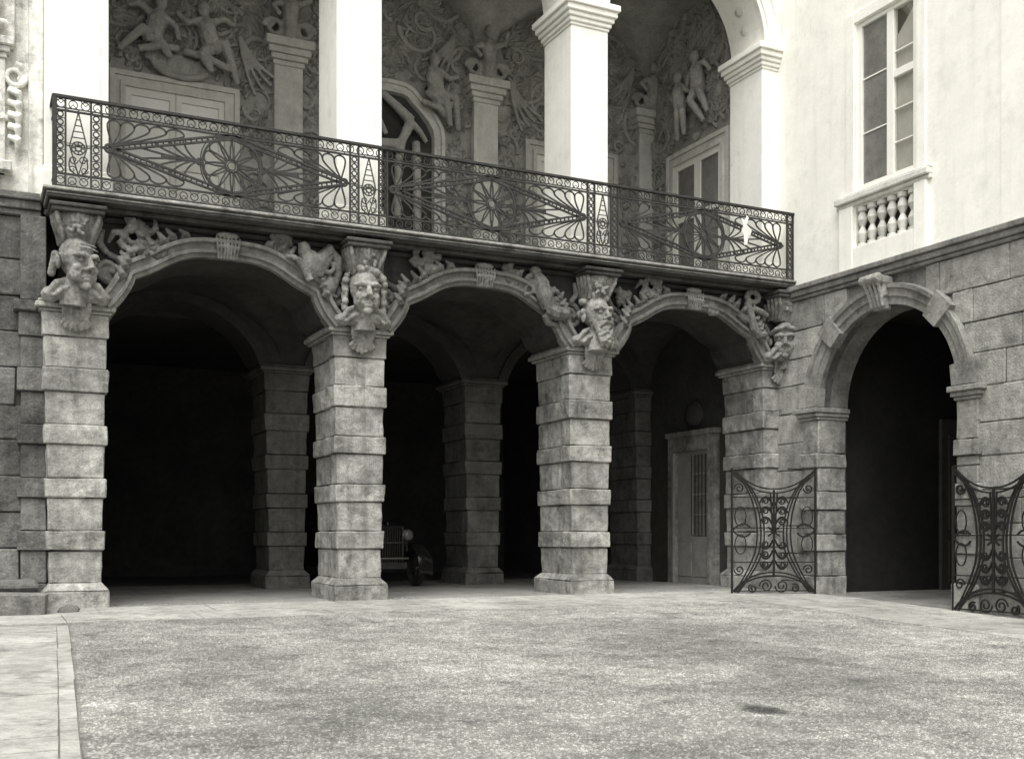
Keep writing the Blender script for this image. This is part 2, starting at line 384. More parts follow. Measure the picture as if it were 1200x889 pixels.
def pebbles(n=110000):
    v = rng.uniform(1.8, EDGE_V+.1, n*2); u = rng.uniform(-1, EDGE_U+.15, n*2)
    left = np.array([oa[0]+(ob_[0]-oa[0])*(q-oa[1])/(ob_[1]-oa[1]) for q in v])
    clump = np.sin(u*1.3+np.sin(v*.9)*2)*.5+np.sin(v*2.1+u*.7)*.5
    a = (np.hypot(u, v)*np.cos(np.arctan2(u, v)-YAW)) ; b = np.abs(np.hypot(u, v)*np.sin(np.arctan2(u, v)-YAW))
    keep = (u > left+.03) & (rng.random(n*2) < .62+.3*clump) & (b < a*.78)
    u, v = u[keep][:n], v[keep][:n]; e = rng.random((2, 2600))
    u = np.concatenate([u, .3+13*e[0, :1500], EDGE_U+2.1*e[0, 1500:]]); v = np.concatenate([v, 14.5+2.2*e[1, :1500]**.6, 7+7.4*e[1, 1500:]]); n = len(u)
    r = rng.uniform(.007, .020, n); ang = rng.uniform(0, 6.28, n); el = rng.uniform(.6, 1, n); h = r*rng.uniform(.25, .6, n)
    V = np.zeros((n, 7, 3)); z0 = -SLOPE*np.maximum(0, 16.2-v)+np.clip((14.2-v)/.5, 0, 1)*np.clip((11.2-u)/.4, 0, 1)*(.8*bumps(u, v)-.012)+np.where((v > 14.5) | (u > EDGE_U+.05), .010, 0)
    for k in range(6):
        g = ang+k*math.pi/3; q = r*rng.uniform(.8, 1.15, n)
        V[:, k] = np.stack([u+q*np.cos(g), v+q*el*np.sin(g), z0-.002], 1)
    V[:, 6] = np.stack([u, v, z0+h], 1)
    F = (np.arange(n)[:, None, None]*7+np.array([[k, (k+1) % 6, 6] for k in range(6)])[None]).reshape(-1, 3)
    me = bpy.data.meshes.new('pebbles'); me.from_pydata(V.reshape(-1, 3).tolist(), [], F.tolist())
    me.polygons.foreach_set('use_smooth', [True]*len(me.polygons)); me.materials.append(M['pebble'])
    o = bpy.data.objects.new('pebbles', me); S.collection.objects.link(o)
    tag(o, 'small rounded pebbles bedded in the courtyard ground', 'pebbles', kind='stuff')
pebbles()

# ------------------------------------------------------------------ arcade
arc_ = empty('palace_arcade', (7.4, 18.5, 0), 'stone portico of three arches on banded piers with carved heads under the balcony', 'arcade')
COURSES = [(.34, .79, 0), (.79, 1.06, 1), (1.06, 1.51, 0), (1.51, 1.78, 1), (1.78, 2.24, 0), (2.24, 2.51, 1), (2.51, 2.96, 0), (2.96, 3.28, 1), (3.28, 3.71, 0)]
def pier(uc, v0, front=True, m='pier'):
    hw = lambda z: .325+.085*max(z, 0)/4.1
    vf, vm, v1 = v0, v0+.30, v0+1.22
    core = MB().box(uc-.27, uc+.27, v0+.05, v1-.05, 0, 4.1).build('pier', 'joint', arc_)
    for z0, z1, pr in COURSES+[(3.71, 4.04, .6)]:
        p = .034*pr; a, b = hw(z0)+p, hw(z1)+p
        uneven(MB().cbox(uc-a, uc+a, vf-p, vm, z0+.004, z1-.004, .014, .005, (uc-b, uc+b, vf-p, vm)).build('stone_block', m, core))
        uneven(MB().cbox(uc-a+.035, uc+a-.035, vm+.006, v1+p, z0+.004, z1-.004, .014, .005, (uc-b+.035, uc+b-.035, vm+.006, v1+p)).build('stone_block', m, core))
    h = hw(0)
    for y0, y1, e in ((vf-.0, vm, 0), (vm+.006, v1, -.035)):
        f = .09 if e == 0 else 0; g = .09 if e else 0
        uneven(MB().cbox(uc-h-.1-e, uc+h+.1+e, y0-f, y1+g, -.25, .235, .015, .005).build('plinth', m, core))
        uneven(MB().cbox(uc-h-.1-e, uc+h+.1+e, y0-f, y1+g, .238, .345, .008, .003, (uc-h-.012-e, uc+h+.012+e, y0-.012 if f else y0, y1+.012 if g else y1)).build('base_moulding', m, core))
    t = hw(4.05); mb = MB()
    for z0, z1, e in ((4.035, 4.075, .06), (4.078, 4.15, .105), (4.153, 4.195, .07)):
        mb.cbox(uc-t-e, uc+t+e, vf-e, v1+e, z0, z1, .014)
    mb.build('capital', m, core)
    return core
for c in PC: pier(c, D)
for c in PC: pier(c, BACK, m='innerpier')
HALF = [(1.57, 4.08), (1.52, 4.13), (1.42, 4.25), (1.335, 4.38), (1.28, 4.50), (1.262, 4.575), (1.20, 4.60), (1.06, 4.665), (.92, 4.745), (.78, 4.83), (.64, 4.90), (.48, 4.95), (.33, 4.97), (.16, 4.978), (0, 4.98)]
CURVE = [(-a, z) for a, z in HALF]+[(a, z) for a, z in HALF[::-1][1:]]
ZS = 5.40
for i in range(3):
    c = (PC[i]+PC[i+1])/2; cur = [(c+a, z) for a, z in CURVE]
    pan = [(PC[i], 4.19), (PC[i]+.47, 4.19)]+[(s, z) for s, z in cur if z > 4.19]+[(PC[i+1]-.47, 4.19), (PC[i+1], 4.19)]
    MB().archpanel(pan, ZS, -.02, -1.15, fm(D)).build('spandrel_wall', 'shaded', arc_)
    a = MB().sweep(cur, [(0, -.08), (0, .10), (.05, .11), (.06, .16), (.10, .17), (.115, .12), (.19, .13), (.205, .19), (.255, .20), (.275, .08), (.275, -.02)], fm(D))
    autosmooth(a.build('archivolt', 'arch', arc_))
    # leafy clasp on the crown
    k = MB()
    for j in range(7): k.tube([fm(D)(c-.13+.043*j, 4.96+.02*abs(j-3)*0, .13), fm(D)(c-.15+.05*j, 5.12, .20), fm(D)(c-.17+.056*j, 5.27, .17)], [.015, .02, .014], 6)
    k.box(c-.14, c+.14, D-.14, D, 4.98, 5.28)
    k.ell(fm(D)(c, 5.30, .13), (.17, .07, .05)); k.tube([fm(D)(c-.17, 5.13, .19), fm(D)(c+.17, 5.13, .19)], .022, 6)
    sculpt(k, 'keystone_clasp', 'arch', arc_, .010, 1)
# groin vaults, inner arches and closing walls
def vault(u0, u1, v0, v1, zs, rise, name, par, m, n=20):
    V = []
    for j in range(n+1):
        for i in range(n+1):
            x, y = 2*i/n-1, 2*j/n-1
            V.append((u0+(u1-u0)*i/n, v0+(v1-v0)*j/n, zs+rise*max(math.sqrt(max(0, 1-x*x)), math.sqrt(max(0, 1-y*y)))))
    MB().add(V, [(j*(n+1)+i, j*(n+1)+i+1, (j+1)*(n+1)+i+1, (j+1)*(n+1)+i) for j in range(n) for i in range(n)]).build(name, m, par, True)
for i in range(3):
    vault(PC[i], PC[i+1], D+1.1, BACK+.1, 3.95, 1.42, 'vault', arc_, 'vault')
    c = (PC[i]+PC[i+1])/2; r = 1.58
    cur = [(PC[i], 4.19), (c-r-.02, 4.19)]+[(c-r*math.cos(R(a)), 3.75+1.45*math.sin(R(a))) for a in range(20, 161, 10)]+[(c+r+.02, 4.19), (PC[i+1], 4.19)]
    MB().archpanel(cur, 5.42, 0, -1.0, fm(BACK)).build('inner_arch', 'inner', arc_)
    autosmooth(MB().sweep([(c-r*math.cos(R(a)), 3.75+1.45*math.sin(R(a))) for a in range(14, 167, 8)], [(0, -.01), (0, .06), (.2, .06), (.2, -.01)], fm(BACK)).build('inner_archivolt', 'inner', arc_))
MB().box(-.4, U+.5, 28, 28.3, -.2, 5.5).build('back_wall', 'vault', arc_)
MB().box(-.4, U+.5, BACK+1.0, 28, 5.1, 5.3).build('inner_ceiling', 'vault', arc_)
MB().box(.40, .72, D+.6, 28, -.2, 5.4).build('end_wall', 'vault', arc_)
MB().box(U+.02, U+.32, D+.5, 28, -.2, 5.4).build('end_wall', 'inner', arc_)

# arcade door in the end wall, beside the last pier
def arcade_door():
    v0, v1, zt = 18.1, 19.75, 3.05; mp = wm(U+.02)
    fr = MB().box(U-.1, U+.02, v0, v0+.26, 0, zt).box(U-.1, U+.02, v1-.26, v1, 0, zt).box(U-.1, U+.02, v0+.26, v1-.26, zt-.3, zt).box(U-.14, U+.02, v0-.05, v1+.05, zt, zt+.10)
    d = fr.build('door', 'pier', arc_, label='stone-framed door with an iron-barred opening deep in the portico')
    a, b = v0+.26, v1-.26
    MB().box(U-.03, U+.015, a, b, 0, 1.0).box(U-.03, U+.015, a, b, 2.65, zt-.3).box(U-.03, U+.015, a, a+.08, 1.0, 2.65).box(U-.03, U+.015, b-.55, b, 1.0, 2.65).build('door_leaf', 'greydoor', d)
    for zz in (1.0, 1.42, 1.84, 2.26): MB().box(U-.02, U-.012, a+.08, b-.55, zz+.02, zz+.39).build('pane', 'glass', d); MB().box(U-.03, U-.01, a+.08, b-.55, zz-.02, zz+.02).build('glazing_bar', 'greydoor', d)
    for k in range(5): MB().tube([(U-.035, a+.14+.12*k, 1.0), (U-.035, a+.14+.12*k, 2.65)], .011, 6).build('window_bar', 'iron', d)
    MB().box(U-.16, U-.1, b-.02, b+.05, 0, 2.72).build('door_edge', 'greydoor', d)
    for e in (a+.1, a+.62): MB().cbox(U-.045, U-.031, e, e+.42, .15, .85, .006).build('door_panel', 'greydoor', d)
    k = MB().ell((U-.02, 18.9, 3.5), (.12, .3, .27), 14, 10)
    sculpt(k, 'cartouche', 'inner', arc_, .02, 2)
arcade_door()

# carved busts that carry the balcony
def head_blobs(mb, F, kind, K=1.0):
    """F(x, y, z) maps head space (x right, y forward, z up) to the world"""
    T = lambda pts, r, n=8: mb.tube([F(*p) for p in pts], [q*K for q in r] if hasattr(r, '__len__') else r*K, n)
    E = lambda c, r: mb.ell(F(*c), tuple(q*K for q in r) if hasattr(r, '__len__') else (r*K, r*K, r*K))
    E((0, -.02, .09), (.195, .21, .23)); E((0, .05, -.10), (.145, .15, .18)); E((0, .03, .0), (.165, .17, .2))
    T([(0, .19, .075), (0, .235, 0), (0, .25, -.055)], [.026, .034, .042]); E((-.035, .215, -.06), .026); E((.035, .215, -.06), .026)
    T([(-.14, .14, .085), (-.07, .205, .10), (0, .2, .085), (.07, .205, .10), (.14, .14, .085)], [.02, .034, .026, .034, .02])
    for s_ in (-1, 1):
        E((s_*.085, .15, -.055), (.055, .055, .055)); E((s_*.074, .178, .035), (.036, .022, .022))
        E((s_*.2, -.01, -.01), (.03, .05, .075)); T([(s_*.075, .19, -.06), (s_*.095, .17, -.14)], .02)
    T([(-.055, .178, -.146), (0, .212, -.124), (.055, .178, -.146)], .018); T([(-.042, .182, -.172), (0, .204, -.168), (.042, .182, -.172)], .020)
    for s_ in (-1, 1): E((s_*.07, .105, -.115), (.085, .085, .10))
    E((0, .165, -.235), (.062, .055, .05)); T([(0, -.03, -.15), (0, -.04, -.46)], [.125, .15], 10)
    rr = random.Random(len(kind))
    if kind == 'curly':
        for k in range(90):
            a = rr.uniform(0, 6.28); t = rr.uniform(.0, 1.0); x, y, z = math.cos(a)*math.sqrt(1-t*t), math.sin(a)*math.sqrt(1-t*t), t
            if y > .35 and z < .62: continue
            E((x*.215, -.02+y*.225, .09+z*.245), rr.uniform(.035, .055))
        for s_ in (-1, 1):
            for k in range(8): E((s_*.205, -.04+.02*(k % 3), .12-.045*k), .045)
    if kind == 'bearded':
        for k in range(44):
            x = rr.uniform(-.13, .13); z = rr.uniform(-.40, -.16); f = 1-max(0, (-z-.2))*1.6
            T([(x*f*1.1, .13+.05*(1-abs(x)/.13), z+.07), (x*f, .17+.04*(1-abs(x)/.13), z), (x*f*.9, .14, z-.06)], [.03, .03, .014], 6)
        for s_ in (-1, 1): T([(0, .225, -.10), (s_*.06, .215, -.12), (s_*.12, .17, -.19)], [.02, .028, .014])
        for k in range(40):
            a = rr.uniform(0, 6.28); t = rr.uniform(-.2, 1.0); q = math.sqrt(1-t*t); x, y, z = math.cos(a)*q, math.sin(a)*q, t
            if y > .3 and z < .7: continue
            E((x*.215, -.02+y*.22, .09+z*.24), rr.uniform(.04, .06))
    if kind == 'bald':
        for s_ in (-1, 1):
            for k in range(6): E((s_*.19, -.08-.01*k, .08-.04*k), .045)
        T([(-.1, .18, .17), (0, .2, .18), (.1, .18, .17)], .012); T([(-.09, .17, .21), (0, .19, .22), (.09, .17, .21)], .012)
    if kind == 'smooth':
        for s_ in (-1, 1): E((s_*.09, .14, -.08), (.075, .07, .075))
        T([(-.2, .0, .12), (-.12, .15, .2), (0, .19, .23), (.12, .15, .2), (.2, .0, .12)], .035)
BUST_LABEL = dict(bald='bald carved head with bare shoulders', curly='broad carved face with curly hair', bearded='carved head with a long pointed beard', smooth='smooth round carved face turned towards the arches')
def bust(uc, kind, turn, tilt=0, dz=0.0, sc=1.2):
    base = fm(D); zc = 4.64+dz
    g = MB()
    # shoulders, chest and mantle
    g.ell(base(uc, 4.27, .14), (.39, .17, .13), 14, 10); g.ell(base(uc, 4.36, .13), (.25, .16, .14))
    for s_ in (-1, 1):
        g.ell(base(uc+s_*.33, 4.24, .12), (.12, .14, .11)); g.tube([base(uc+s_*.10, 4.46, .2), base(uc+s_*.26, 4.38, .26), base(uc+s_*.40, 4.21, .22)], [.03, .05, .04])
        g.tube([base(uc+s_*.05, 4.36, .28), base(uc+s_*.20, 4.28, .30), base(uc+s_*.30, 4.19, .26)], .03)
    g.ell(base(uc, 4.30, .26), (.12, .07, .10))
    b = sculpt(g, 'carved_bust', 'statue', arc_, .016, 3, label=BUST_LABEL[kind]+' on top of a pier')
    for s_ in (-1, 1):
        if s_ < 0 and uc < 2: continue
        q = MB().tube([base(uc+s_*(.42+a), 4.66+b, .0+.06*i/16) for i, (a, b) in enumerate(spiral(0, 0, .23, .05, R(90), -s_*1.4, 16))], .05)
        q.tube([base(uc+s_*.40, 4.89, .03), base(uc+s_*.30, 5.02, .05), base(uc+s_*.34, 5.22, .05)], [.05, .06, .04]); q.ell(base(uc+s_*.42, 4.66, .0), (.14, .06, .14))
        sculpt(q, 'side_volute', 'carve', b, .016, 1)
    rot = Matrix.Rotation(R(turn), 3, 'Z') @ Matrix.Rotation(R(tilt), 3, 'X')
    def F(x, y, z):
        q = rot @ Vector((x*1.22, -y, z)); return (uc+q[0]*sc, D-.22+q[1]*sc, zc+q[2]*sc)
    h = MB(); head_blobs(h, F, kind, sc); sculpt(h, 'head', 'statue', b, .0115, 1, .010)
    # fluted leafy bracket on the head
    k = MB()
    k.lathe([(.16, 4.90), (.20, 5.05), (.245, 5.2), (.27, 5.32)], (uc, D-.14, 0), 'z', 18); k.box(uc-.2, uc+.2, D-.2, D, 4.95, 5.32)
    for s_ in (-1, 1):
        for j in range(4):          # side leaves, each a separate flute
            y = .36-.09*j
            k.tube([base(uc+s_*(.17+.012*j), 4.93, y-.10), base(uc+s_*(.20+.012*j), 5.06, y-.03), base(uc+s_*(.25+.014*j), 5.20, y+.02), base(uc+s_*(.27+.014*j), 5.29, y+.03), base(uc+s_*(.235+.014*j), 5.315, y)], [.03, .036, .036, .034, .016], 6)
    for j in range(9):
        x = -.20+.05*j
        k.tube([base(uc+x*.75, 4.93, .29-abs(x)*.5), base(uc+x*.95, 5.07, .35-abs(x)*.5), base(uc+x*1.12, 5.2, .40-abs(x)*.4), base(uc+x*1.2, 5.30, .42-abs(x)*.35)], [.02, .026, .028, .024], 6)
    rk = random.Random(int(uc*10))
    for j in range(16): k.ell(base(uc+rk.uniform(-.12, .12), rk.uniform(5.0, 5.28), .39), (.03, .035, .03), 8, 6)
    sculpt(k, 'leaf_bracket', 'statue', b, .012, 1)
    MB().cbox(uc-.335, uc+.335, D-.465, D+.05, 5.30, 5.36, .012).cbox(uc-.36, uc+.36, D-.49, D+.05, 5.363, 5.415, .012).build('abacus', 'slab', b)
    # tassels and shell hanging over the capital
    k = MB()
    for s_ in (-1, 1):
        for e in (-.05, 0, .05): k.tube([base(uc+s_*.12+e*.9, 4.22, .15), base(uc+s_*.12+e, 4.08, .16), base(uc+s_*.11+e*.8, 3.97, .12)], [.028, .035, .026], 6)
    for j in range(7):
        a = R(-140+j*100/6)
        k.tube([base(uc, 4.08, .09), base(uc+.13*math.cos(a), 4.05+.13*math.sin(a), .12), base(uc+.26*math.cos(a), 4.03+.26*math.sin(a), .08)], [.03, .034, .03], 6)
    k.tube([base(uc, 4.18, .15), base(uc, 3.95, .15), base(uc, 3.76, .07)], [.03, .035, .03])
    sculpt(k, 'shell_pendant', 'statue', b, .0135, 1)
bust(PC[0], 'bald', 34, 4); bust(PC[1], 'curly', -4, 2); bust(PC[2], 'bearded', 12, -6, -.02); bust(PC[3]-.07, 'smooth', -40, 8, -.09, 1.1)

# reliefs in the spandrels
def blobs(name, m, par, items, F, voxel=.018, sm=2, **k):
    g = MB()
    for it in items:
        if it[0] == 'e': g.ell(F(*it[1]), it[2])
        else: g.tube([F(*p) for p in it[1]], it[2], 8)
    return sculpt(g, name, m, par, voxel, sm, **k)
def local(u, z, v, sx=1, sc=1.0): return lambda x, y, zz: (u+sx*x*sc, v-y*sc, z+zz*sc)
def creature(px, py, sx, par, kind, sc=1.0):
    u, z = onv(px, py, D-.12); F = local(u, z, D-.02, sx, sc)
    if kind == 1:       # winged torso with a ram's-horn volute
        it = [('e', (-.02, .18, .02), (.17, .12, .22)), ('e', (-.12, .16, .22), (.10, .10, .14)), ('t', [(-.12, .16, .2), (-.17, .18, .34)], [.10, .06]),
              ('t', [(.05, .14, -.12), (.16, .16, .12), (.28, .14, .26), (.38, .11, .16), (.40, .10, -.06), (.34, .11, -.26)], [.12, .14, .12, .10, .08, .06]),
              ('t', [(.24+a, .2, .02+b) for a, b in spiral(0, 0, .13, .03, R(80), 1.4, 16)], [.05-.0018*i for i in range(17)]),
              ('t', [(-.32, .22, .10), (-.24, .26, .06), (-.06, .28, -.24)], [.045, .05, .06]), ('e', (-.36, .22, .10), (.06, .05, .04)),
              ('e', (.28, .14, -.24), (.10, .09, .15)), ('t', [(.12, .1, -.2), (.24, .14, -.38), (.40, .1, -.40)], [.05, .05, .03])]
    elif kind == 2:     # rearing neck and thigh
        it = [('t', [(-.10, .12, .36), (-.04, .18, .2), (.0, .2, .0), (.08, .18, -.2)], [.09, .13, .14, .12]), ('e', (-.14, .16, .40), (.10, .09, .08)),
              ('t', [(.06, .18, -.2), (.22, .22, -.27), (.44, .16, -.26)], [.12, .12, .10]), ('t', [(.03, .16, -.3), (.1, .14, -.42), (.3, .1, -.45)], [.06, .06, .04]),
              ('t', [(-.30, .1, .10), (-.22, .14, .26), (-.16, .14, .05), (-.32, .12, .0), (-.30, .1, .10)], .04),
              ('t', [(.14, .12, .16), (.26, .16, .10), (.38, .12, -.02)], [.03, .05, .03]), ('t', [(.14, .12, .02), (.26, .15, -.04), (.40, .12, -.08)], [.03, .055, .04])]
    else:               # bent arm and blossoms
        it = [('t', [(-.10, .14, .24), (-.06, .2, .0), (.0, .22, -.26), (.12, .22, -.38), (.30, .2, -.36)], [.07, .075, .08, .08, .06]), ('t', [(.0, .2, .12), (.18, .22, .06), (.34, .2, .0)], [.06, .06, .05]),
              ('t', [(-.34, .1, .02), (-.22, .14, -.04), (-.10, .14, -.14)], [.05, .07, .06])]
        for k in range(10): it.append(('e', (.02+.13*math.cos(k*.63), .16, .34+.10*math.sin(k*.63)), (.06, .06, .055)))
    return blobs('relief_creature', 'carve', par, it, F, .015, 2)
creature(460, 366, 1, arc_, 1, 1.0); creature(633, 388, 1, arc_, 2, 1.0); creature(790, 402, 1, arc_, 3, .95)
def rosette_scroll(px, py, par, sc=1.0, flip=1):
    u, z = onv(px, py, D-.1); F = local(u, z, D-.03, flip, sc); it = []; rr = random.Random(int(px))
    sp = spiral(0, 0, .24, .05, R(200), 1.6, 20)
    it.append(('t', [(a, .12, b) for a, b in sp], [.055-.0012*i for i in range(21)]))
    for k in range(9):
        a = rr.uniform(0, 6.28); q = rr.uniform(.18, .34)
        it.append(('t', [(q*.5*math.cos(a), .1, q*.5*math.sin(a)), (q*math.cos(a+.3), .16, q*math.sin(a+.3)), (1.3*q*math.cos(a+.7), .08, 1.3*q*math.sin(a+.7))], [.04, .05, .02]))
    for k in range(14): it.append(('e', (rr.uniform(-.2, .2), .15, rr.uniform(-.16, .16)), (.045, .05, .045)))
    return blobs('relief_scroll', 'carve', par, it, F, .015, 1)
def frond(i, side):                        # acanthus running up the extrados from the pier
    c = (PC[i]+PC[i+1])/2; it = []; pts = [(a, z) for a, z in HALF if z > 4.3][:-3]
    for k, (a, z) in enumerate(pts):
        x = side*(a+.16+.02*(k % 2)); zz = z+.25 if k > 2 else z+.17
        if zz > 5.24: break
        it.append(('t', [(x, .06, zz-.05), (x-side*.04, .15, zz+.06), (x+side*.05, .12, min(zz+.17, 5.3))], [.04, .055, .025]))
        it.append(('t', [(x, .10, zz), (x-side*.11, .14, zz+.03)], [.04, .028]))
    blobs('acanthus_frond', 'carve', arc_, it, local(c, 0, D-.04), .015, 1)
for i in range(3):
    for sd_ in (-1, 1): frond(i, sd_)
for px, py, sc, fl in ((327, 343, .95, 1), (543, 357, .85, 1), (438, 350, .6, -1), (715, 380, .9, 1), (610, 372, .5, -1), (762, 396, .5, -1), (345, 352, .55, 1), (695, 388, .5, 1)): rosette_scroll(px, py, arc_, sc, fl)
# band of plain mouldings behind the reliefs, under the slab
MB().cbox(PC[0]-.4, U-.01, D-.05, D+.02, 5.32, ZS, .02).build('string_moulding', 'shaded', arc_)
# balcony floor slab
sl = MB()
UL = .90
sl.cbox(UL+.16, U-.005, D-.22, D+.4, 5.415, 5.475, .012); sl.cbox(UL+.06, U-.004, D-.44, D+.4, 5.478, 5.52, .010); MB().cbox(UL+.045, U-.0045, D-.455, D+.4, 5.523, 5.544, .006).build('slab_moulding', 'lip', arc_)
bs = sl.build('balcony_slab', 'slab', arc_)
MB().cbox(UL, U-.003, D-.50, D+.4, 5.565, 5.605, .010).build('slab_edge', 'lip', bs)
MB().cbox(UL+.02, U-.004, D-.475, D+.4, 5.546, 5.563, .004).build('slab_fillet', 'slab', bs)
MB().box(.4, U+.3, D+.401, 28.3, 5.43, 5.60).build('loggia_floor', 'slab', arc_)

# ------------------------------------------------------------------ balcony railing
rail = empty('balcony_railing', (7.3, VB, ZF), 'dark wrought-iron balcony railing with lozenges, rosettes and leaf sprays above the arches', 'railing')
fb = fm(VB); Z0, Z1 = 5.63, 6.82; ZA, ZB = 5.80, 6.64
UR0, UR1 = 1.045, U-.01
def frieze(mb, s0, s1, za, zb, mp):
    h = (zb-za); n = max(2, round((s1-s0)/(h*.85))); st = (s1-s0)/n
    for k in range(n):
        c = s0+(k+.5)*st; zc = (za+zb)/2
        mb.bar(arc(c, zc, min(st, h)*.36, 0, 330, 9), .012, .012, mp, True)
        mb.bar([(c-st*.5, za+.01), (c, zc), (c+st*.5, za+.01)] if k % 2 else [(c-st*.5, zb-.01), (c, zc), (c+st*.5, zb-.01)], .009, .010, mp)
def rails(s0, s1, mp):
    MB().bar([(s0, Z1), (s1, Z1)], .035, .07, mp).build('top_rail', 'iron', rail)
    MB().bar([(s0, ZB), (s1, ZB)], .024, .03, mp).bar([(s0, ZB+.035), (s1, ZB+.035)], .012, .02, mp).build('rail', 'iron', rail)
    MB().bar([(s0, ZA), (s1, ZA)], .024, .03, mp).build('rail', 'iron', rail)
    MB().bar([(s0, Z0), (s1, Z0)], .03, .05, mp).build('bottom_rail', 'iron', rail)
    f = MB(); frieze(f, s0, s1, ZB, Z1, mp); f.build('frieze_scrollwork', 'iron', rail, kind='stuff')
    f = MB(); frieze(f, s0, s1, Z0, ZA, mp); f.build('frieze_scrollwork', 'iron', rail, kind='stuff')
rails(UR0, UR1, fb)
def post(s, mp):                                # a ladder-like double post with rings
    w_ = .13; p = MB()
    for e in (-1, 1): p.bar([(s+e*w_/2, Z0), (s+e*w_/2, Z1)], .024, .035, mp)
    n = 8
    for k in range(n):
        z = ZA+(ZB-ZA)*(k+.5)/n; p.bar(arc(s, z, .038, 0, 330, 8), .018, .014, mp, True); p.bar([(s-w_/2, z+.055), (s+w_/2, z+.055)], .010, .012, mp)
    p.build('post', 'iron', rail)
def narrow(c, mp, half=.155):
    p = MB()
    p.bar([(c-.11, 6.18), (c, ZB)], .016, .015, mp); p.bar([(c+.11, 6.18), (c, ZB)], .016, .015, mp)
    p.bar([(c-.11, 6.18), (c, ZA)], .016, .015, mp); p.bar([(c+.11, 6.18), (c, ZA)], .016, .015, mp)
    for k in range(4): p.bar([(c-.09+.022*k, 6.30+.08*k), (c+.09-.022*k, 6.30+.08*k)], .012, .012, mp)
    p.bar(arc(c, 6.16, .085, 0, 345, 16), .016, .015, mp, True); p.bar(arc(c, 6.16, .04, 0, 345, 10), .02, .015, mp, True)
    for k in range(8):
        a = math.pi*k/4; p.bar([(c+.04*math.cos(a), 6.16+.04*math.sin(a)), (c+.085*math.cos(a), 6.16+.085*math.sin(a))], .014, .012, mp)
    for s_ in (-1, 1):
        p.bar(spiral(c+s_*.06, 6.0, .06, .02, 0, 1.2*s_, 14), .014, .012, mp); p.bar(bez((c, ZA), (c+s_*.16, ZA+.04), (c+s_*.10, 6.02)), .016, .012, mp)
        p.bar(spiral(c+s_*.075, ZA+.07, .05, .015, 0, -1.2*s_, 12), .012, .012, mp)
    p.bar([(c-half, 6.18), (c+half, 6.18)], .012, .012, mp)
    p.build('obelisk_panel', 'iron', rail)
def wide(s0, s1, mp):
    c = (s0+s1)/2; zc = (ZA+ZB)/2; h = (ZB-ZA)/2; rad = h-.012
    L = MB()
    for s_ in (-1, 1):
        x0 = c+s_*((s1-s0)/2-.09)
        for e in (-1, 1):
            a, b = (x0, zc), (c, zc+e*(h-.01))
            dx, dz = b[0]-a[0], b[1]-a[1]; l_ = math.hypot(dx, dz); nx, nz = -dz/l_*.030, dx/l_*.030
            for q in (-1, 1): L.bar([(a[0]+nx*q, a[1]+nz*q), (b[0]+nx*q, b[1]+nz*q)], .028, .03, mp)
            n = 22
            for k in range(n):
                t = (k+.5)/n; p = (a[0]+dx*t, a[1]+dz*t); L.bar([(p[0]-nx, p[1]-nz), (p[0]+nx, p[1]+nz)], .020, .014, mp)
        L.bar(arc(x0, zc, .05, 0, 345, 12), .03, .035, mp, True); L.bar([(s0 if s_ < 0 else s1, zc), (x0, zc)], .03, .025, mp)
    L.build('lozenge', 'iron', rail)
    ro = MB().bar(arc(c, zc, rad, 0, 354, 44), .032, .028, mp, True)
    ros = ro.build('rosette', 'iron', rail)
    n = 12; rh = .09
    for k in range(n):
        a = 2*math.pi*(k+.5)/n; hwid = .33*2*math.pi/n
        pts = []
        for t, ww in ((rh/rad, .4), (.35, .62), (.6, 1.05), (.8, 1.42), (.9, 1.3), (.95, .8)): pts.append((t*rad, ww*hwid))
        loop = [(r_*math.cos(a-w2), r_*math.sin(a-w2)) for r_, w2 in pts]+[(rad*.97*math.cos(a), rad*.97*math.sin(a))]+[(r_*math.cos(a+w2), r_*math.sin(a+w2)) for r_, w2 in pts[::-1]]
        MB().bar([(c+x, zc+z) for x, z in loop], .021, .02, mp).build('petal', 'iron', ros)
    MB().bar(arc(c, zc, rh, 0, 340, 16), .022, .03, mp, True).bar(arc(c, zc, rh-.03, 0, 340, 14), .012, .02, mp, True).build('hub', 'iron', ros)
    for s_ in (-1, 1):
        xc = c+s_*(rad+.01); x0 = c+s_*((s1-s0)/2-.14); sp = MB()
        sp.bar([(xc, zc), (xc+s_*.55, zc)], .028, .022, mp); sp.bar(arc(xc+s_*.03, zc, .04, 0, 340, 10), .025, .03, mp, True)
        for e in (-1, 1):
            for k, (l_, hh) in enumerate(((.18, .26), (.36, .22), (.55, .15), (.74, .07))):
                sp.bar(bez((xc+s_*.06*(k+1)*.8, zc), (xc+s_*(.10+l_*.55), zc+e*hh*.25), (xc+s_*(l_+.08), zc+e*hh*1.05)), .024, .018, mp)
            sp.bar(bez((xc+s_*.02, zc), (xc+s_*.02, zc+e*.2), (xc-s_*.10, zc+e*.33)), .016, .014, mp)
        sp.build('leaf_spray', 'iron', rail)
        for e in (-1, 1):               # fan of long petals between the lozenge and the corner
            fan = MB(); x1 = c+s_*((s1-s0)/2-.1); zt = zc+e*(h-.02)
            tips = [-.03, .14, .32, .52, .74, .98]
            for k, t in enumerate(tips):
                zk = zt-e*.085; fan.bar(bez((x1-s_*.03, zc+e*.035), (x1-s_*(.03+t*.35), zc+e*.13), (x1-s_*t*.98, zk-e*(.10-.012*k)), (x1-s_*t, zk), 10), .022, .018, mp)
                if k:
                    hw_ = (t-tips[k-1])/2; fan.bar(arc(x1-s_*(t-hw_), zk, hw_, 0 if e > 0 else 180, 180 if e > 0 else 360, 9, .075), .022, .018, mp)
            fan.build('corner_fan', 'iron', rail)
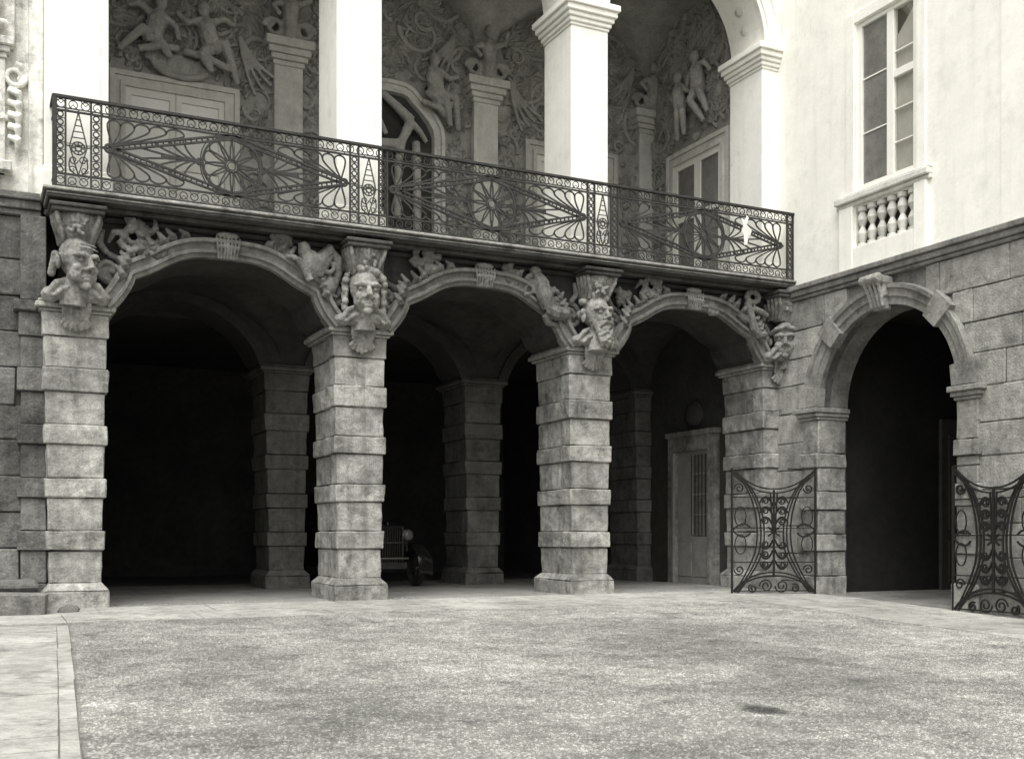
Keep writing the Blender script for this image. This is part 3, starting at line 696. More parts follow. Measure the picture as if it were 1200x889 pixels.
for i in range(3):
    for s_ in (-1, 1): post(PC[i]+s_*.225, fb)
    narrow(PC[i], fb)
    wide(PC[i]+.295, (PC[i+1]-.295) if i < 2 else U-.24, fb)
post(U-.09, fb)
fs = lambda s, z, d: (UR0+d, s, z)             # short return at the left end
rails(VB, D+.2, fs); post(VB+.12, fs)
MB().cbox(UR0-.03, UR0+.03, VB-.03, VB+.03, Z0-.02, Z1+.02, .006).build('corner_post', 'iron', rail)
# scrap of white paper caught in the railing
u, z = onv(787, 340, VB-.03); sp = MB()
P_ = [(-.13, .28), (-.04, .24), (.02, .35), (.05, .30), (.0, .16), (.13, .06), (.10, -.06), (.06, -.02), (.05, -.20), (-.03, -.24), (-.05, -.04), (-.12, .02), (-.08, .14)]
V = [(u+a*.9, VB-.035-.02*math.sin(9*b), z+b*.9) for a, b in P_]; n = len(V)
sp.add(V+[(a, b+.006, c) for a, b, c in V], [tuple(range(n)), tuple(range(n, 2*n))[::-1]]+[(k, (k+1) % n, n+(k+1) % n, n+k) for k in range(n)])
sp.build('paper_scrap', 'paper', label='torn scrap of white paper caught in the balcony railing', cat='paper')

# ------------------------------------------------------------------ upper loggia
log = empty('upper_loggia', (7.4, 18.5, ZF), 'white-pillared open gallery with grey stucco reliefs above the balcony', 'loggia')
ZC0, ZC1 = 9.57, 9.99
def upper_pier(c, h0=.36, h1=.36):
    d0, d1 = D+.02, D+.98
    p = MB().cbox(c-h0, c+h1, d0, d1, ZF, ZC0, .01).build('pillar', 'white', log)
    MB().cbox(c-h0-.05, c+h1+.05, d0-.05, d1+.05, ZF+.002, ZF+.35, .015).cbox(c-h0-.02, c+h1+.02, d0-.02, d1+.02, ZF+.352, ZF+.42, .015).build('pillar_base', 'white', p)
    cp = MB()
    for k, (z0, z1, e) in enumerate(((9.57, 9.625, .02), (9.627, 9.70, .05), (9.702, 9.78, .085), (9.782, 9.88, .125), (9.882, 9.99, .165))): cp.cbox(c-h0-e, c+h1+e, d0-e, d1+e, z0, z1, .012)
    cp.build('capital', 'white', p)
    MB().cbox(c-h0+.11, c+h1-.11, d0-.012, d0+.01, ZF+.75, ZC0-.25, .008).build('shaft_panel', 'white', p)
upper_pier(PC[0]+.02, .41, .41)
for c in PC[1:3]: upper_pier(c)
upper_pier(PC[3]-.05, .36, .36)
for i in range(3):
    c = (PC[i]+PC[i+1])/2; r = 1.66
    cur = [(c-r*math.cos(R(a)), ZC1+r*math.sin(R(a))) for a in range(0, 181, 6)]
    MB().archpanel([(PC[i]-.4 if i == 0 else PC[i], ZC1)]+cur+[(PC[i+1], ZC1)], 17.0, 0, -.95, fm(D+.03)).build('arch_wall', 'white', log)
    autosmooth(MB().sweep(cur, [(0, -.02), (0, .05), (.06, .06), (.07, .09), (.25, .09), (.27, .13), (.33, .13), (.34, -.02)], fm(D+.03)).build('archivolt', 'white', log))
    for a in range(8, 176, 12):         # carved coffers along the soffit
        q = (c-(r+.07)*math.cos(R(a)), ZC1+(r+.07)*math.sin(R(a)))
        MB().ell((q[0], D+.5, q[1]), (.12, .16, .12), 8, 6).build('soffit_rosette', 'pil', log)
    vault(PC[i], PC[i+1], D+.9, BACK+.05, 10.25, 1.7, 'vault', log, 'relief')
BW = BACK
MB().box(.4, U+.3, BW, BW+.3, ZF, 14.5).build('back_wall', 'relief', log)
MB().box(.40, .70, D+.98, BW, ZF, 14.5).build('end_wall', 'relief', log)
MB().box(.4, U+.3, D+.9, BW+.3, 12.6, 12.8).build('roof_slab', 'relief', log)
for c in (PC[0], PC[1], PC[2], PC[3]-.12):
    p = MB().cbox(c-.27, c+.27, BW-.14, BW+.02, ZF, 9.75, .01).build('pilaster', 'pil', log)
    cp = MB()
    for z0, z1, e in ((9.75, 9.84, .03), (9.842, 9.94, .08), (9.942, 10.06, .13), (10.062, 10.22, .19)): cp.cbox(c-.27-e, c+.27+e, BW-.14-e, BW+.02, z0, z1, .012)
    cp.build('capital', 'pil', p)
    # herm torso with scrolls above the pilaster
    F = local(c, 10.35, BW-.12); it = [('t', [(0, .1, -.15), (0, .14, .15), (0, .16, .45), (0, .14, .62)], [.12, .14, .17, .10]), ('e', (0, .17, .80), (.10, .11, .13)), ('t', [(-.15, .16, .52), (-.34, .2, .40), (-.22, .28, .22)], [.07, .06, .045]), ('t', [(.15, .16, .52), (.36, .18, .62), (.42, .16, .9)], [.07, .06, .045]), ('t', [(-.25, .06, -.12), (.25, .06, -.12)], .09)]
    for s_ in (-1, 1): it.append(('t', [(a*s_+s_*.3, .08, b+.05) for a, b in spiral(0, 0, .2, .05, 0, 1.3, 14)], .05))
    blobs('herm_torso', 'relief', log, it, F, .026, 2)
def door_frame(mp, c, h, z1, par, leafm, pane='glass'):
    """double glazed door: stepped surround, two leaves, panes"""
    sur = MB()
    for e, pr in ((0, .10), (.09, .065), (.18, .10)):
        a = h-e; t = z1-e; q = .088
        sur_pts = [(c-a, ZF), (c-a, t), (c+a, t), (c+a, ZF)]
        for (x0, zz0, x1, zz1) in ((c-a, ZF, c-a+q, t), (c+a-q, ZF, c+a, t), (c-a+q, t-q, c+a-q, t)):
            P = [mp(x0, zz0, 0), mp(x1, zz0, 0), mp(x1, zz0, pr), mp(x0, zz0, pr), mp(x0, zz1, 0), mp(x1, zz1, 0), mp(x1, zz1, pr), mp(x0, zz1, pr)]
            sur.hexa(P)
    d = sur.build('door', 'pil', par)
    def slabb(x0, x1, za, zb, d0, d1): return [mp(x0, za, d0), mp(x1, za, d0), mp(x1, za, d1), mp(x0, za, d1), mp(x0, zb, d0), mp(x1, zb, d0), mp(x1, zb, d1), mp(x0, zb, d1)]
    i = h-.27; tp = z1-.27
    MB().hexa(slabb(c-i, c+i, ZF, tp, .0, .012)).build('opening', 'inner', d)
    for s_ in (-1, 1):
        a, b = (c-i, c-.005) if s_ < 0 else (c+.005, c+i); lf = MB()
        for x0, x1, za, zb in ((a, a+.10, ZF+.02, tp), (b-.10, b, ZF+.02, tp), (a+.10, b-.10, tp-.13, tp), (a+.10, b-.10, ZF+.02, ZF+.7), (a+.10, b-.10, 7.55, 7.65)): lf.hexa(slabb(x0, x1, za, zb, .014, .06))
        o = lf.build('door_leaf', leafm, d)
        for za, zb in ((ZF+.7, 7.55), (7.65, tp-.13)): MB().hexa(slabb(a+.10, b-.10, za, zb, .02, .03)).build('pane', pane, o)
    return d
fbw = fm(BW)
door_frame(fbw, (PC[0]+PC[1])/2, 1.13, 9.17, log, 'paint', 'paleglass')
door_frame(fbw, (PC[2]+PC[3])/2, 1.11, 9.20, log, 'paint', 'paleglass')
MB().box(U+.02, U+.30, D+.9, BW, ZF, 12.7).build('end_wall', 'relief', log)
door_frame(wm(U+.02), 18.78, 1.08, 9.05, log, 'paint')
# curved niche doorway in the middle bay
c = (PC[1]+PC[2])/2
nc = [(1.14, ZF), (1.14, 8.9), (1.10, 9.12), (.98, 9.32), (.80, 9.50), (.62, 9.66), (.48, 9.80), (.30, 9.87), (0, 9.89)]
ncur = [(c-a, z) for a, z in nc]+[(c+a, z) for a, z in nc[::-1][1:]]
nd = autosmooth(MB().sweep(ncur, [(0, 0), (0, .13), (-.07, .13), (-.08, .08), (-.16, .09), (-.17, .13), (-.23, .12), (-.25, 0)], fbw).build('niche_surround', 'pil', log))
MB().add([fbw(c+(s-c)*.8, ZF+(z-ZF)*.95, .012) for s, z in ncur], [tuple(range(len(ncur)))]).build('niche_back', 'inner', nd)
F = local(c, 8.75, BW-.02)
blobs('niche_trophy', 'figure', nd, [('t', [(-.2, .1, .85), (.1, .16, .6), (.38, .2, .35)], [.07, .09, .11]), ('t', [(.38, .2, .35), (.2, .16, -.05), (.14, .12, -.5), (.12, .1, -1.6)], [.11, .09, .08, .08]),
    ('t', [(.38, .18, .33), (.58, .14, .2), (.74, .1, .02)], [.08, .06, .05]), ('t', [(-.85, .1, -.12), (-.3, .1, -.14), (.15, .1, -.10)], .10), ('t', [(-.5, .14, .75), (-.28, .12, .4), (-.1, .1, .05)], [.05, .05, .05]),
    ('t', [(.52, .08, .0), (.54, .1, -.8), (.54, .1, -1.8)], .09), ('e', (-.55, .04, .35), (.34, .06, .40)), ('t', [(-.5, .1, -1.6), (-.25, .12, -.9), (-.4, .1, -.3)], [.12, .1, .08])], F, .024)
# seated stucco figures
def figure(F, par, m, J, sc=1.3):
    """J: joints head, neck, chest, hip, (shoulder, elbow, hand)x2, (knee, foot)x2 in local (x, y out, z)"""
    it = [('e', J['head'], (.085*sc, .095*sc, .11*sc)), ('t', [J['neck'], J['chest'], J['hip']], [.05*sc, .135*sc, .13*sc])]
    for a, b, c_ in J['arms']: it.append(('t', [a, b, c_], [.06*sc, .048*sc, .035*sc]))
    for a, b, c_ in J['legs']: it.append(('t', [a, tuple((p+q)/2 for p, q in zip(a, b)), b, tuple((p+q)/2 for p, q in zip(b, c_)), c_], [.10*sc, .09*sc, .065*sc, .06*sc, .04*sc]))
    for s_ in J.get('drape', []): it.append(('t', s_, [.05*sc]*len(s_)))
    return blobs('stucco_figure', m, par, it, F, .018, 2, weather=.022)
y_ = .18
u, z = onv(553, 240, BW-.15)
figure(local(u, z, BW-.03), log, 'figure', dict(head=(-.02, y_, .78), neck=(-.04, y_, .66), chest=(-.04, y_, .45), hip=(.02, y_, .08), arms=[((-.10, y_, .58), (-.16, y_+.05, .32), (-.02, y_+.12, .16)), ((.06, y_, .58), (.26, y_+.05, .42), (.48, y_, .52))], legs=[((.02, y_, .06), (.36, y_+.12, .04), (.48, y_, -.56)), ((-.02, y_, .04), (.16, y_+.16, -.08), (.30, y_+.02, -.5))], drape=[[(-.2, y_, .1), (.0, y_+.12, -.08), (.3, y_+.14, -.12)], [(-.3, y_, -.1), (.0, y_+.1, -.2), (.2, y_, -.3)]]))
u, z = onv(385, 200, BW-.15)
figure(local(u, z, BW-.03), log, 'figure', dict(head=(-.15, y_, .62), neck=(-.12, y_, .5), chest=(-.1, y_, .3), hip=(.0, y_, -.05), arms=[((-.2, y_, .4), (-.45, y_+.05, .30), (-.62, y_, .48)), ((.0, y_, .4), (.2, y_+.05, .5), (.42, y_, .42))], legs=[((.03, y_, -.06), (.20, y_+.14, .03), (.46, y_, -.62)), ((-.05, y_, -.08), (-.2, y_+.12, -.25), (.0, y_+.05, -.5))], drape=[[(-.5, y_, -.2), (-.1, y_+.1, -.28), (.3, y_+.05, -.4)]]))
u, z = onv(338, 192, BW-.15)
figure(local(u, z, BW-.03, -1), log, 'figure', dict(head=(-.2, y_, .6), neck=(-.16, y_, .48), chest=(-.13, y_, .28), hip=(-.05, y_, -.02), arms=[((-.2, y_, .4), (-.45, y_+.05, .2), (-.5, y_, .0)), ((.0, y_, .4), (.18, y_+.05, .5), (.4, y_, .46))], legs=[((.0, y_, -.05), (.12, y_+.14, .06), (.52, y_, -.34)), ((-.08, y_, -.06), (-.22, y_+.12, -.2), (-.35, y_+.05, -.36))], drape=[[(-.5, y_, -.15), (-.1, y_+.1, -.22), (.2, y_+.05, -.3)]]))
for px, py in ((362, 215), (655, 262)):
    u, z = onv(px, py, BW-.1); F = local(u, z, BW-.02)
    blobs('stucco_cartouche', 'relief', log, [('t', [(.5*math.cos(R(a)), .1, .26*math.sin(R(a))+.05) for a in range(170, 371, 20)], .06), ('t', [(a-.45, .1, b+.08) for a, b in spiral(0, 0, .16, .04, R(200), -1.4, 14)], .045), ('t', [(a+.45, .1, b+.08) for a, b in spiral(0, 0, .16, .04, R(-20), 1.4, 14)], .045), ('e', (0, .04, .05), (.42, .09, .2))], F, .022)
def wall_local(px, py, sx=1): 
    s, z = onu(px, py, U-.1); return lambda x, y, zz: (U+.02-y, s-sx*x, z+zz)
figure(wall_local(751, 228), log, 'figure', dict(head=(-.04, y_, .56), neck=(.0, y_, .43), chest=(.03, y_, .24), hip=(.06, y_, -.12), arms=[((-.06, y_, .35), (-.2, y_+.05, .15), (-.3, y_, .0)), ((.1, y_, .35), (.35, y_+.05, .3), (.5, y_, .1))], legs=[((.06, y_, -.14), (-.02, y_+.14, -.35), (.28, y_, -.85)), ((.1, y_, -.14), (.3, y_+.12, -.3), (.4, y_, -.7))]), 1.25)
figure(wall_local(738, 240), log, 'figure', dict(head=(-.02, y_, .45), neck=(.0, y_, .33), chest=(.02, y_, .14), hip=(.06, y_, -.2), arms=[((-.08, y_, .25), (-.18, y_+.05, .05), (-.05, y_, -.1)), ((.1, y_, .25), (.3, y_+.05, .1), (.42, y_, .0))], legs=[((.06, y_, -.2), (.15, y_+.14, -.35), (-.05, y_, -.85)), ((.1, y_, -.2), (.3, y_+.12, -.35), (.2, y_, -.8))]), 1.2)
# stucco scrollwork all over the gallery walls
def leaf(g, mp, p0, p1, p2, w_):
    pts = bez(p0, p1, p2, n=4); V = []; ww = (.25, .8, 1, .7, .05)
    for i, p in enumerate(pts):
        a, b = pts[max(i-1, 0)], pts[min(i+1, 4)]; dx, dz = b[0]-a[0], b[1]-a[1]; l_ = math.hypot(dx, dz) or 1; nx, nz = -dz/l_*w_*ww[i], dx/l_*w_*ww[i]
        V += [mp(p[0]+nx, p[1]+nz, .012), mp(p[0], p[1], .03+w_*(.9 if i < 4 else .5)), mp(p[0]-nx, p[1]-nz, .012)]
    g.add(V, [(3*i+k, 3*i+k+1, 3*i+k+4, 3*i+k+3) for i in range(4) for k in (0, 1)])
def scrollwork(mp, s0, s1, z0, z1, avoid, n, seed, par):
    g = MB(); rr = random.Random(seed)
    for k in range(n):
        x, z = rr.uniform(s0, s1), rr.uniform(z0, z1)
        kd = rr.random(); q = rr.uniform(.18, .55); th = rr.uniform(.028, .065)
        near = [min(max(a-x, x-b), 9) if z < d_ else math.hypot(max(a-x, x-b, 0), z-d_) for a, b, c_, d_ in avoid]
        if min(near) < .12: continue
        q = min(q, min(near)*.75)
        if kd < .35:
            dr_ = rr.choice((-1, 1)); pts = spiral(x, z, q, q*.2, rr.uniform(0, 6.28), dr_*rr.uniform(.8, 1.5), 16)
            g.tube([mp(a, b, .02+th*.5) for a, b in pts], [th*(1-.04*i) for i in range(17)], 5)
            for i in range(1, 13, 2):           # leaflets on the outside of the scroll
                a, b = pts[i]; r_ = math.hypot(a-x, b-z) or 1; ox, oz = (a-x)/r_, (b-z)/r_
                tx, tz = -oz*dr_, ox*dr_; l_ = q*.45
                leaf(g, mp, (a, b), (a+ox*l_*.5+tx*l_*.4, b+oz*l_*.5+tz*l_*.4), (a+ox*l_+tx*l_, b+oz*l_+tz*l_), th*1.1)
        elif kd < .85:
            a0 = rr.uniform(0, 6.28)
            for j in range(5):
                a1 = a0+(j-2)*.42; L_ = q*(1.25-.18*abs(j-2))
                leaf(g, mp, (x, z), (x+L_*.6*math.cos(a1), z+L_*.6*math.sin(a1)), (x+L_*math.cos(a1+.3), z+L_*math.sin(a1+.3)), th*1.2)
        else:
            for j in range(7): g.ell(mp(x+rr.uniform(-.12, .12), z+rr.uniform(-.1, .1), .02), (.045, .045, .045), 6, 4)
    autosmooth(g.build('stucco_scrollwork', 'relief', par, True, kind='stuff'), 50)
bays = [(PC[i]+.3, PC[i+1]-.3) for i in range(3)]
for i, (a, b) in enumerate(bays):
    cc = (a+b)/2; scrollwork(fbw, a, b, 6, 11.9, [(cc-1.14, cc+1.14, 5, 9.2 if i != 1 else 9.9)], 430, i+1, log)
scrollwork(wm(U+.02), D+1.1, BW-.1, 6, 11.9, [(17.7, 19.86, 5, 9.1)], 330, 9, log)
# garlands hanging beside the middle pilaster
for px, py, s_ in ((612, 235, 1), (565, 200, -1), (700, 225, -1), (410, 205, 1)):
    u, z = onv(px, py, BW-.1); F = local(u, z, BW-.02, s_)
    blobs('stucco_garland', 'figure' if px == 612 else 'relief', log, [('t', [(a, .08, b) for a, b in bez((-.1, .3), (-.02+.1*k, -.3), (.2+.15*k, -.75+.12*k))], .035) for k in range(4)], F, .022)

# ------------------------------------------------------------------ left wall
lw = empty('courtyard_wall', (-3, 16.6, 0), 'dark rusticated stone wall with stained white upper storey beside the portico', 'wall')
VW = 16.62
MB().box(-9, .74, VW+.02, VW+.4, -.3, 5.36).build('wall_core', 'joint', lw)
def courses(zs, lo, hi, put, seed, lmin=.9, lmax=1.5, gap=None):
    rr = random.Random(seed)
    for z0, z1 in zip(zs, zs[1:]):
        s = lo-rr.random()
        while s < hi:
            e = s+rr.uniform(lmin, lmax); a, b = max(s, lo), min(e, hi); s = e
            if b-a < .15: continue
            for p, q in (gap(a, b, z0, z1) if gap else ((a, b),)):
                if q-p > .12: put(p, q, z0, z1)
courses([-.3, .33, .82, 1.31, 1.81, 2.3, 2.77, 3.29, 3.78, 4.27, 4.76, 5.36], -6, .73,
        lambda a, b, z0, z1: uneven(MB().cbox(a+.004, b-.004, VW-.03-random.random()*.02, VW+.1, z0+.005, z1-.005, .018, .006).build('stone_block', 'wall', lw), .035), 3, 1.2, 2.0)
cn = MB()
for z0, z1, e in ((5.36, 5.44, .06), (5.443, 5.56, .10), (5.563, 5.66, .15)): cn.cbox(-9, .92, VW-.03-e, VW+.3, z0, z1, .012)
cn.build('cornice', 'wall', lw)
for z0, z1, pr in COURSES+[(-.2, .34, 2), (3.71, 4.04, .6), (4.04, 4.19, 2), (4.195, 5.36, 0)]:   # narrow pilaster beside the first pier
    p = .045*pr; MB().cbox(.66-p, .98, VW-.16-p, VW+.02, z0+.004, z1-.004, .012, .004).build('pilaster_block', 'wall', lw)
# upper storey with the edge of a stucco window surround
WU0, WU1, WZ0, WZ1 = -1.45, -.05, 6.2, 7.4
for x0, x1, z0, z1 in ((-9, WU0, 5.665, 17.0), (WU1, .95, 5.665, 17.0), (WU0, WU1, 5.665, WZ0), (WU0, WU1, WZ1, 17.0)):
    MB().box(x0, x1, VW, VW+.3, z0, z1).build('upper_wall', 'stain', lw)
MB().cbox(.76, .945, VW-.10, VW+.01, 5.665, 16.9, .01).build('upper_pilaster', 'stain', lw)
wf = MB()
for x0, x1, z0, z1 in ((WU0, WU0+.09, WZ0, WZ1), (WU1-.09, WU1, WZ0, WZ1), (WU0+.09, WU1-.09, WZ1-.09, WZ1), (WU0+.09, WU1-.09, WZ0, WZ0+.09), (-.785, -.715, WZ0+.09, WZ1-.09)): wf.cbox(x0, x1, VW+.14, VW+.2, z0, z1, .006)
wn = wf.build('window', 'paint', lw)
for k in range(3):
    for a, b in ((WU0+.09, -.785), (-.715, WU1-.09)):
        za = WZ0+.09+k*.34; MB().box(a, b, VW+.165, VW+.175, za+.012, za+.328).build('pane', 'glass', wn)
        if k: MB().box(a, b, VW+.155, VW+.185, za-.012, za+.012).build('glazing_bar', 'paint', wn)
for x0, x1 in ((.0, .47), (-1.97, -1.50)):                       # jamb strips of the surround
    s_ = MB().cbox(x0, x1, VW-.09, VW+.01, 5.9, 7.46, .01)
    s_.cbox(x0+.1, x1-.1, VW-.12, VW-.085, 6.2, 7.3, .01)
    o = s_.build('surround_pilaster', 'stain', lw)
    cp = MB()
    for z0, z1, e in ((7.46, 7.53, .02), (7.533, 7.61, .06), (7.613, 7.72, .11), (6.62, 6.68, .03)): cp.cbox(x0-e, x1+e, VW-.10-e, VW+.01, z0, z1, .01)
    cp.build('capital', 'stain', o)
    MB().cbox(x0+.02, x1+.12, VW-.07, VW+.01, 7.725, 8.6, .012).build('upper_block', 'stain', o)
    F = local((x0+x1)/2+.05, 8.1, VW-.05); blobs('stucco_mask', 'stain', o, [('e', (0, .1, .1), (.17, .13, .2)), ('t', [(-.2, .08, -.2), (0, .16, -.22), (.2, .08, -.2)], .07), ('t', [(-.2, .08, .3), (0, .15, .42), (.2, .08, .3)], .06), ('e', (0, .22, .08), (.04, .05, .07))], F, .02)
    q = (x1 if x0 > -1 else x0); s2 = 1 if x0 > -1 else -1
    F = local(q, 6.95, VW, s2); blobs('volute', 'stain', o, [('t', [(a+.12, .05, b+.30) for a, b in spiral(0, 0, .17, .05, R(90), -1.4, 18)], [.05-.0014*i for i in range(19)])]+[('t', [(.04, .04, .1-.16*k), (.16, .10, .06-.16*k), (.22-.02*k, .05, -.12-.16*k)], [.05, .06, .02]) for k in range(5)], F, .016, 1)
MB().cbox(WU0-.6, WU1+.6, VW-.22, VW+.05, 5.9, 6.05, .02).build('window_sill', 'stain', lw)
MB().cbox(WU0-.65, WU1+.65, VW-.24, VW+.01, 8.62, 8.8, .02).build('window_hood', 'stain', lw)

# ------------------------------------------------------------------ right wing
wg = empty('palace_wing', (U, 10, -.3), 'side wing with rusticated stone base, round gateway and white upper wall', 'building')
AV, AR, AZ = 13.62, 1.51, 3.24           # gateway centre, radius, springing
fw = wm(U)
acur = [(AV-AR*math.cos(R(a)), AZ+AR*math.sin(R(a))) for a in range(0, 181, 6)]
core = MB().archpanel([(AV-AR-.001, AZ)]+acur+[(AV+AR+.001, AZ)], 5.25, -.03, -.6, fw)
core.box(U+.03, U+.6, AV+AR+.08, D+.5, -.6, AZ).box(U+.03, U+.6, 0, AV-AR-.08, -.6, AZ).box(U+.03, U+.6, AV+AR+.001, D+.5, AZ, 5.25).box(U+.03, U+.6, 0, AV-AR-.001, AZ, 5.25)
core.build('wall_core', 'wingjoint', wg)
def gap(a, b, z0, z1):
    if z1 <= AZ+.02: c_ = AR+.30
    else:
        z = max(z0-AZ, 0); c_ = math.sqrt(max(0, (AR+.17)**2-z*z)); 
    if c_ == 0: return ((a, b),)
    out = []
    if a < AV-c_: out.append((a, min(b, AV-c_)))
    if b > AV+c_: out.append((max(a, AV+c_), b))
    return out
courses([-.6, -.33, .17, .67, 1.17, 1.67, 2.17, 2.66, 3.20, 3.70, 4.18, 4.68, 5.22], 3, D+.1,
        lambda a, b, z0, z1: uneven(MB().cbox(U-.03-random.random()*.015, U+.1, a+.004, b-.004, z0+.005, z1-.005, .016, .006).build('stone_block', 'wing', wg), .022), 5, 1.1, 1.75, gap)
cn = MB()
for z0, z1, e in ((5.22, 5.28, .05), (5.283, 5.38, .09), (5.383, 5.47, .14)): cn.cbox(U-.03-e, U+.3, 0, D+.3, z0, z1, .012)
cn.build('cornice', 'arch', wg)
a = MB().sweep(acur, [(0, -.2), (0, .06), (.12, .065), (.13, .095), (.25, .10), (.26, .14), (.33, .15), (.345, -.02)], fw, 1)
ao = autosmooth(a.build('archivolt', 'trim', wg))
def wedge(a0, a1, r0, r1, d, name='voussoir'):
    P = []
    for dd in (-.05, d):
        for r_, g in ((r0, a0), (r1, a0), (r1, a1), (r0, a1)): P.append(fw(AV-r_*math.cos(R(g)), AZ+r_*math.sin(R(g)), dd))
    return MB().hexa(P).build(name, 'trim', ao)
for g in (0.5, 40, 127, 167.5): wedge(g, g+12, AR-.012, AR+.42, .15 if g in (40, 127) else .16)
k = MB()                                        # scrolled keystone
for z0, z1, hw_, d in ((4.66, 4.86, .13, .16), (4.86, 5.06, .16, .22), (5.06, 5.20, .18, .30)): k.cbox(U-d, U+.02, AV-hw_, AV+hw_, z0+.002, z1-.002, .02)
for j in range(4): k.tube([(U-.17-.04*0, AV-.12+.08*j, 4.70), (U-.25, AV-.13+.087*j, 4.95), (U-.34, AV-.15+.1*j, 5.14)], .035, 6)
k.tube([(U-.33, AV-.2, 5.15), (U-.33, AV+.2, 5.15)], .075, 10)
sculpt(k, 'keystone', 'trim', wg, .014, 1)
for s_ in (-1, 1):                              # banded jambs
    e0 = AV+s_*AR; e1 = AV+s_*(AR+.40); x = lambda p: sorted((e0-s_*p*.5, e1+s_*p))
    core_ = MB().box(U-.02, U+.62, *sorted((e0+s_*.06, e1-s_*.02)), -.4, 3.0).build('gate_jamb', 'joint', wg)
    for z0, z1, pr in ((-.5, .28, 1.4), (.28, .72, 0), (.72, 1.02, 1), (1.02, 1.44, 0), (1.44, 1.77, 1), (1.77, 2.19, 0), (2.19, 2.44, 1), (2.44, 3.03, 0)):
        p = .05*pr; y0, y1 = x(p); uneven(MB().cbox(U-.07-p, U+.55, y0, y1, z0+.004, z1-.004, .014, .005).build('stone_block', 'trim' if s_ < 0 else 'pier', core_))
    cp = MB()
    for z0, z1, p in ((3.03, 3.08, .04), (3.083, 3.15, .09), (3.153, 3.235, .14)): y0, y1 = x(p); cp.cbox(U-.07-p, U+.6, y0, y1, z0, z1, .012)
    cp.build('impost', 'trim', core_)
# dark passage behind the gateway
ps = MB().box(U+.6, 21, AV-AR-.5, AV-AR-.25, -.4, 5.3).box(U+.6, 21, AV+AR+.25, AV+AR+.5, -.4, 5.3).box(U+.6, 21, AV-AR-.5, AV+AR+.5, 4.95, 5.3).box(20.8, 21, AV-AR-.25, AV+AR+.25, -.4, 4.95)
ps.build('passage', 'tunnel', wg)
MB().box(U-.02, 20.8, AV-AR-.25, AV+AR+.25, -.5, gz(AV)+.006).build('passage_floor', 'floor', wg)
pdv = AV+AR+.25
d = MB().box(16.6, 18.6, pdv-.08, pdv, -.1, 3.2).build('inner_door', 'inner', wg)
for k in range(2):
    for z0, z1 in ((.1, .9), (1.1, 2.9)): MB().cbox(16.75+k*.95, 17.5+k*.95, pdv-.11, pdv-.082, z0, z1, .01).build('door_panel', 'inner', d)
# white upper storey with the window
QV0, QV1, QZ0, QZ1 = 12.97, 14.22, 6.78, 9.62
BV0, BV1, BZ0, BZ1 = 12.95, 14.28, 5.86, 6.52            # balustrade opening
for v0, v1, z0, z1 in ((0, BV0, 5.473, 17.0), (BV1, D+.08, 5.473, 17.0), (BV0, BV1, 5.473, BZ0), (BV0, BV1, BZ1, QZ0), (BV0, BV1, QZ1, 17.0)):
    MB().box(U-.01, U+.28, v0, v1, z0, z1).build('upper_wall', 'white', wg)
MB().box(U+.20, U+.27, BV0, BV1, BZ0, BZ1).build('balustrade_back', 'inner', wg)
sr = MB()
for v0, v1, z0, z1, p in ((QV0-.22, QV0-.03, 6.72, QZ1+.2, .022), (QV1+.09, QV1+.28, 6.72, QZ1+.2, .022), (QV0-.03, QV1+.09, QZ1+.01, QZ1+.2, .022)): sr.cbox(U-.01-p, U+.05, v0, v1, z0, z1, .01)
sr.build('window_surround', 'white', wg)
wf = MB(); ym = 13.55
for v0, v1, z0, z1 in ((QV0-.02, QV0+.09, QZ0, QZ1), (QV1-.03, QV1+.06, QZ0, QZ1), (QV0+.09, QV1-.03, QZ1-.07, QZ1), (QV0+.09, QV1-.03, QZ0, QZ0+.11), (ym-.075, ym+.075, QZ0+.11, QZ1-.07), (QV0+.09, ym-.075, 8.43, 8.55)): wf.cbox(U+.03, U+.13, v0, v1, z0, z1, .006)
wn = wf.build('window', 'paint', wg)
bars_l = [6.89, 7.75, 8.66, 9.55]; bars_r = [6.89, 7.38, 7.92, 8.43]; bars_t = [8.55, 8.86, 9.55]
for lst, v0, v1 in ((bars_l, ym+.075, QV1-.03), (bars_r, QV0+.09, ym-.075), (bars_t, QV0+.09, ym-.075)):
    for za, zb in zip(lst, lst[1:]): MB().box(U+.075, U+.083, v0, v1, za+.01, zb-.01).build('pane', 'glass' if lst is bars_l else 'clear', wn)
    for za in lst[1:-1]: MB().box(U+.06, U+.09, v0, v1, za-.01, za+.01).build('glazing_bar', 'paint', wn)
cu = MB(); n = 40
V = []
for i in range(n+1):
    v = QV0+.12+(ym-.1-QV0-.12)*i/n; dd = U+.115+.012*math.sin(i*1.7)
    V += [(dd, v, 6.85), (dd, v, 9.32+.35*(.5-i/n))]
cu.add(V, [(2*i, 2*i+2, 2*i+3, 2*i+1) for i in range(n)]); cu.build('curtain', 'curtain', wn, True)
MB().box(U+.20, U+.27, BV0, BV1, QZ0, QZ1).build('dark_room_panel', 'vault', wn)  # flat dark panel in place of the unlit room's depth
ss = MB()
for z0, z1, p in ((6.55, 6.62, .07), (6.622, 6.72, .13), (6.722, 6.765, .09)): ss.cbox(U-.01-p, U+.05, BV0-.33, BV1+.40, z0, z1, .012)
ss.build('window_sill', 'pil', wg)
bl = MB()
for v0, v1 in ((BV0-.26, BV0-.01), (BV1+.01, BV1+.33)): bl.cbox(U-.09, U+.02, v0, v1, 5.475, 6.55, .01)
bl.cbox(U-.08, U+.02, BV0-.009, BV1+.009, 5.475, BZ0-.02, .01)
bal = bl.build('balustrade', 'white', wg)
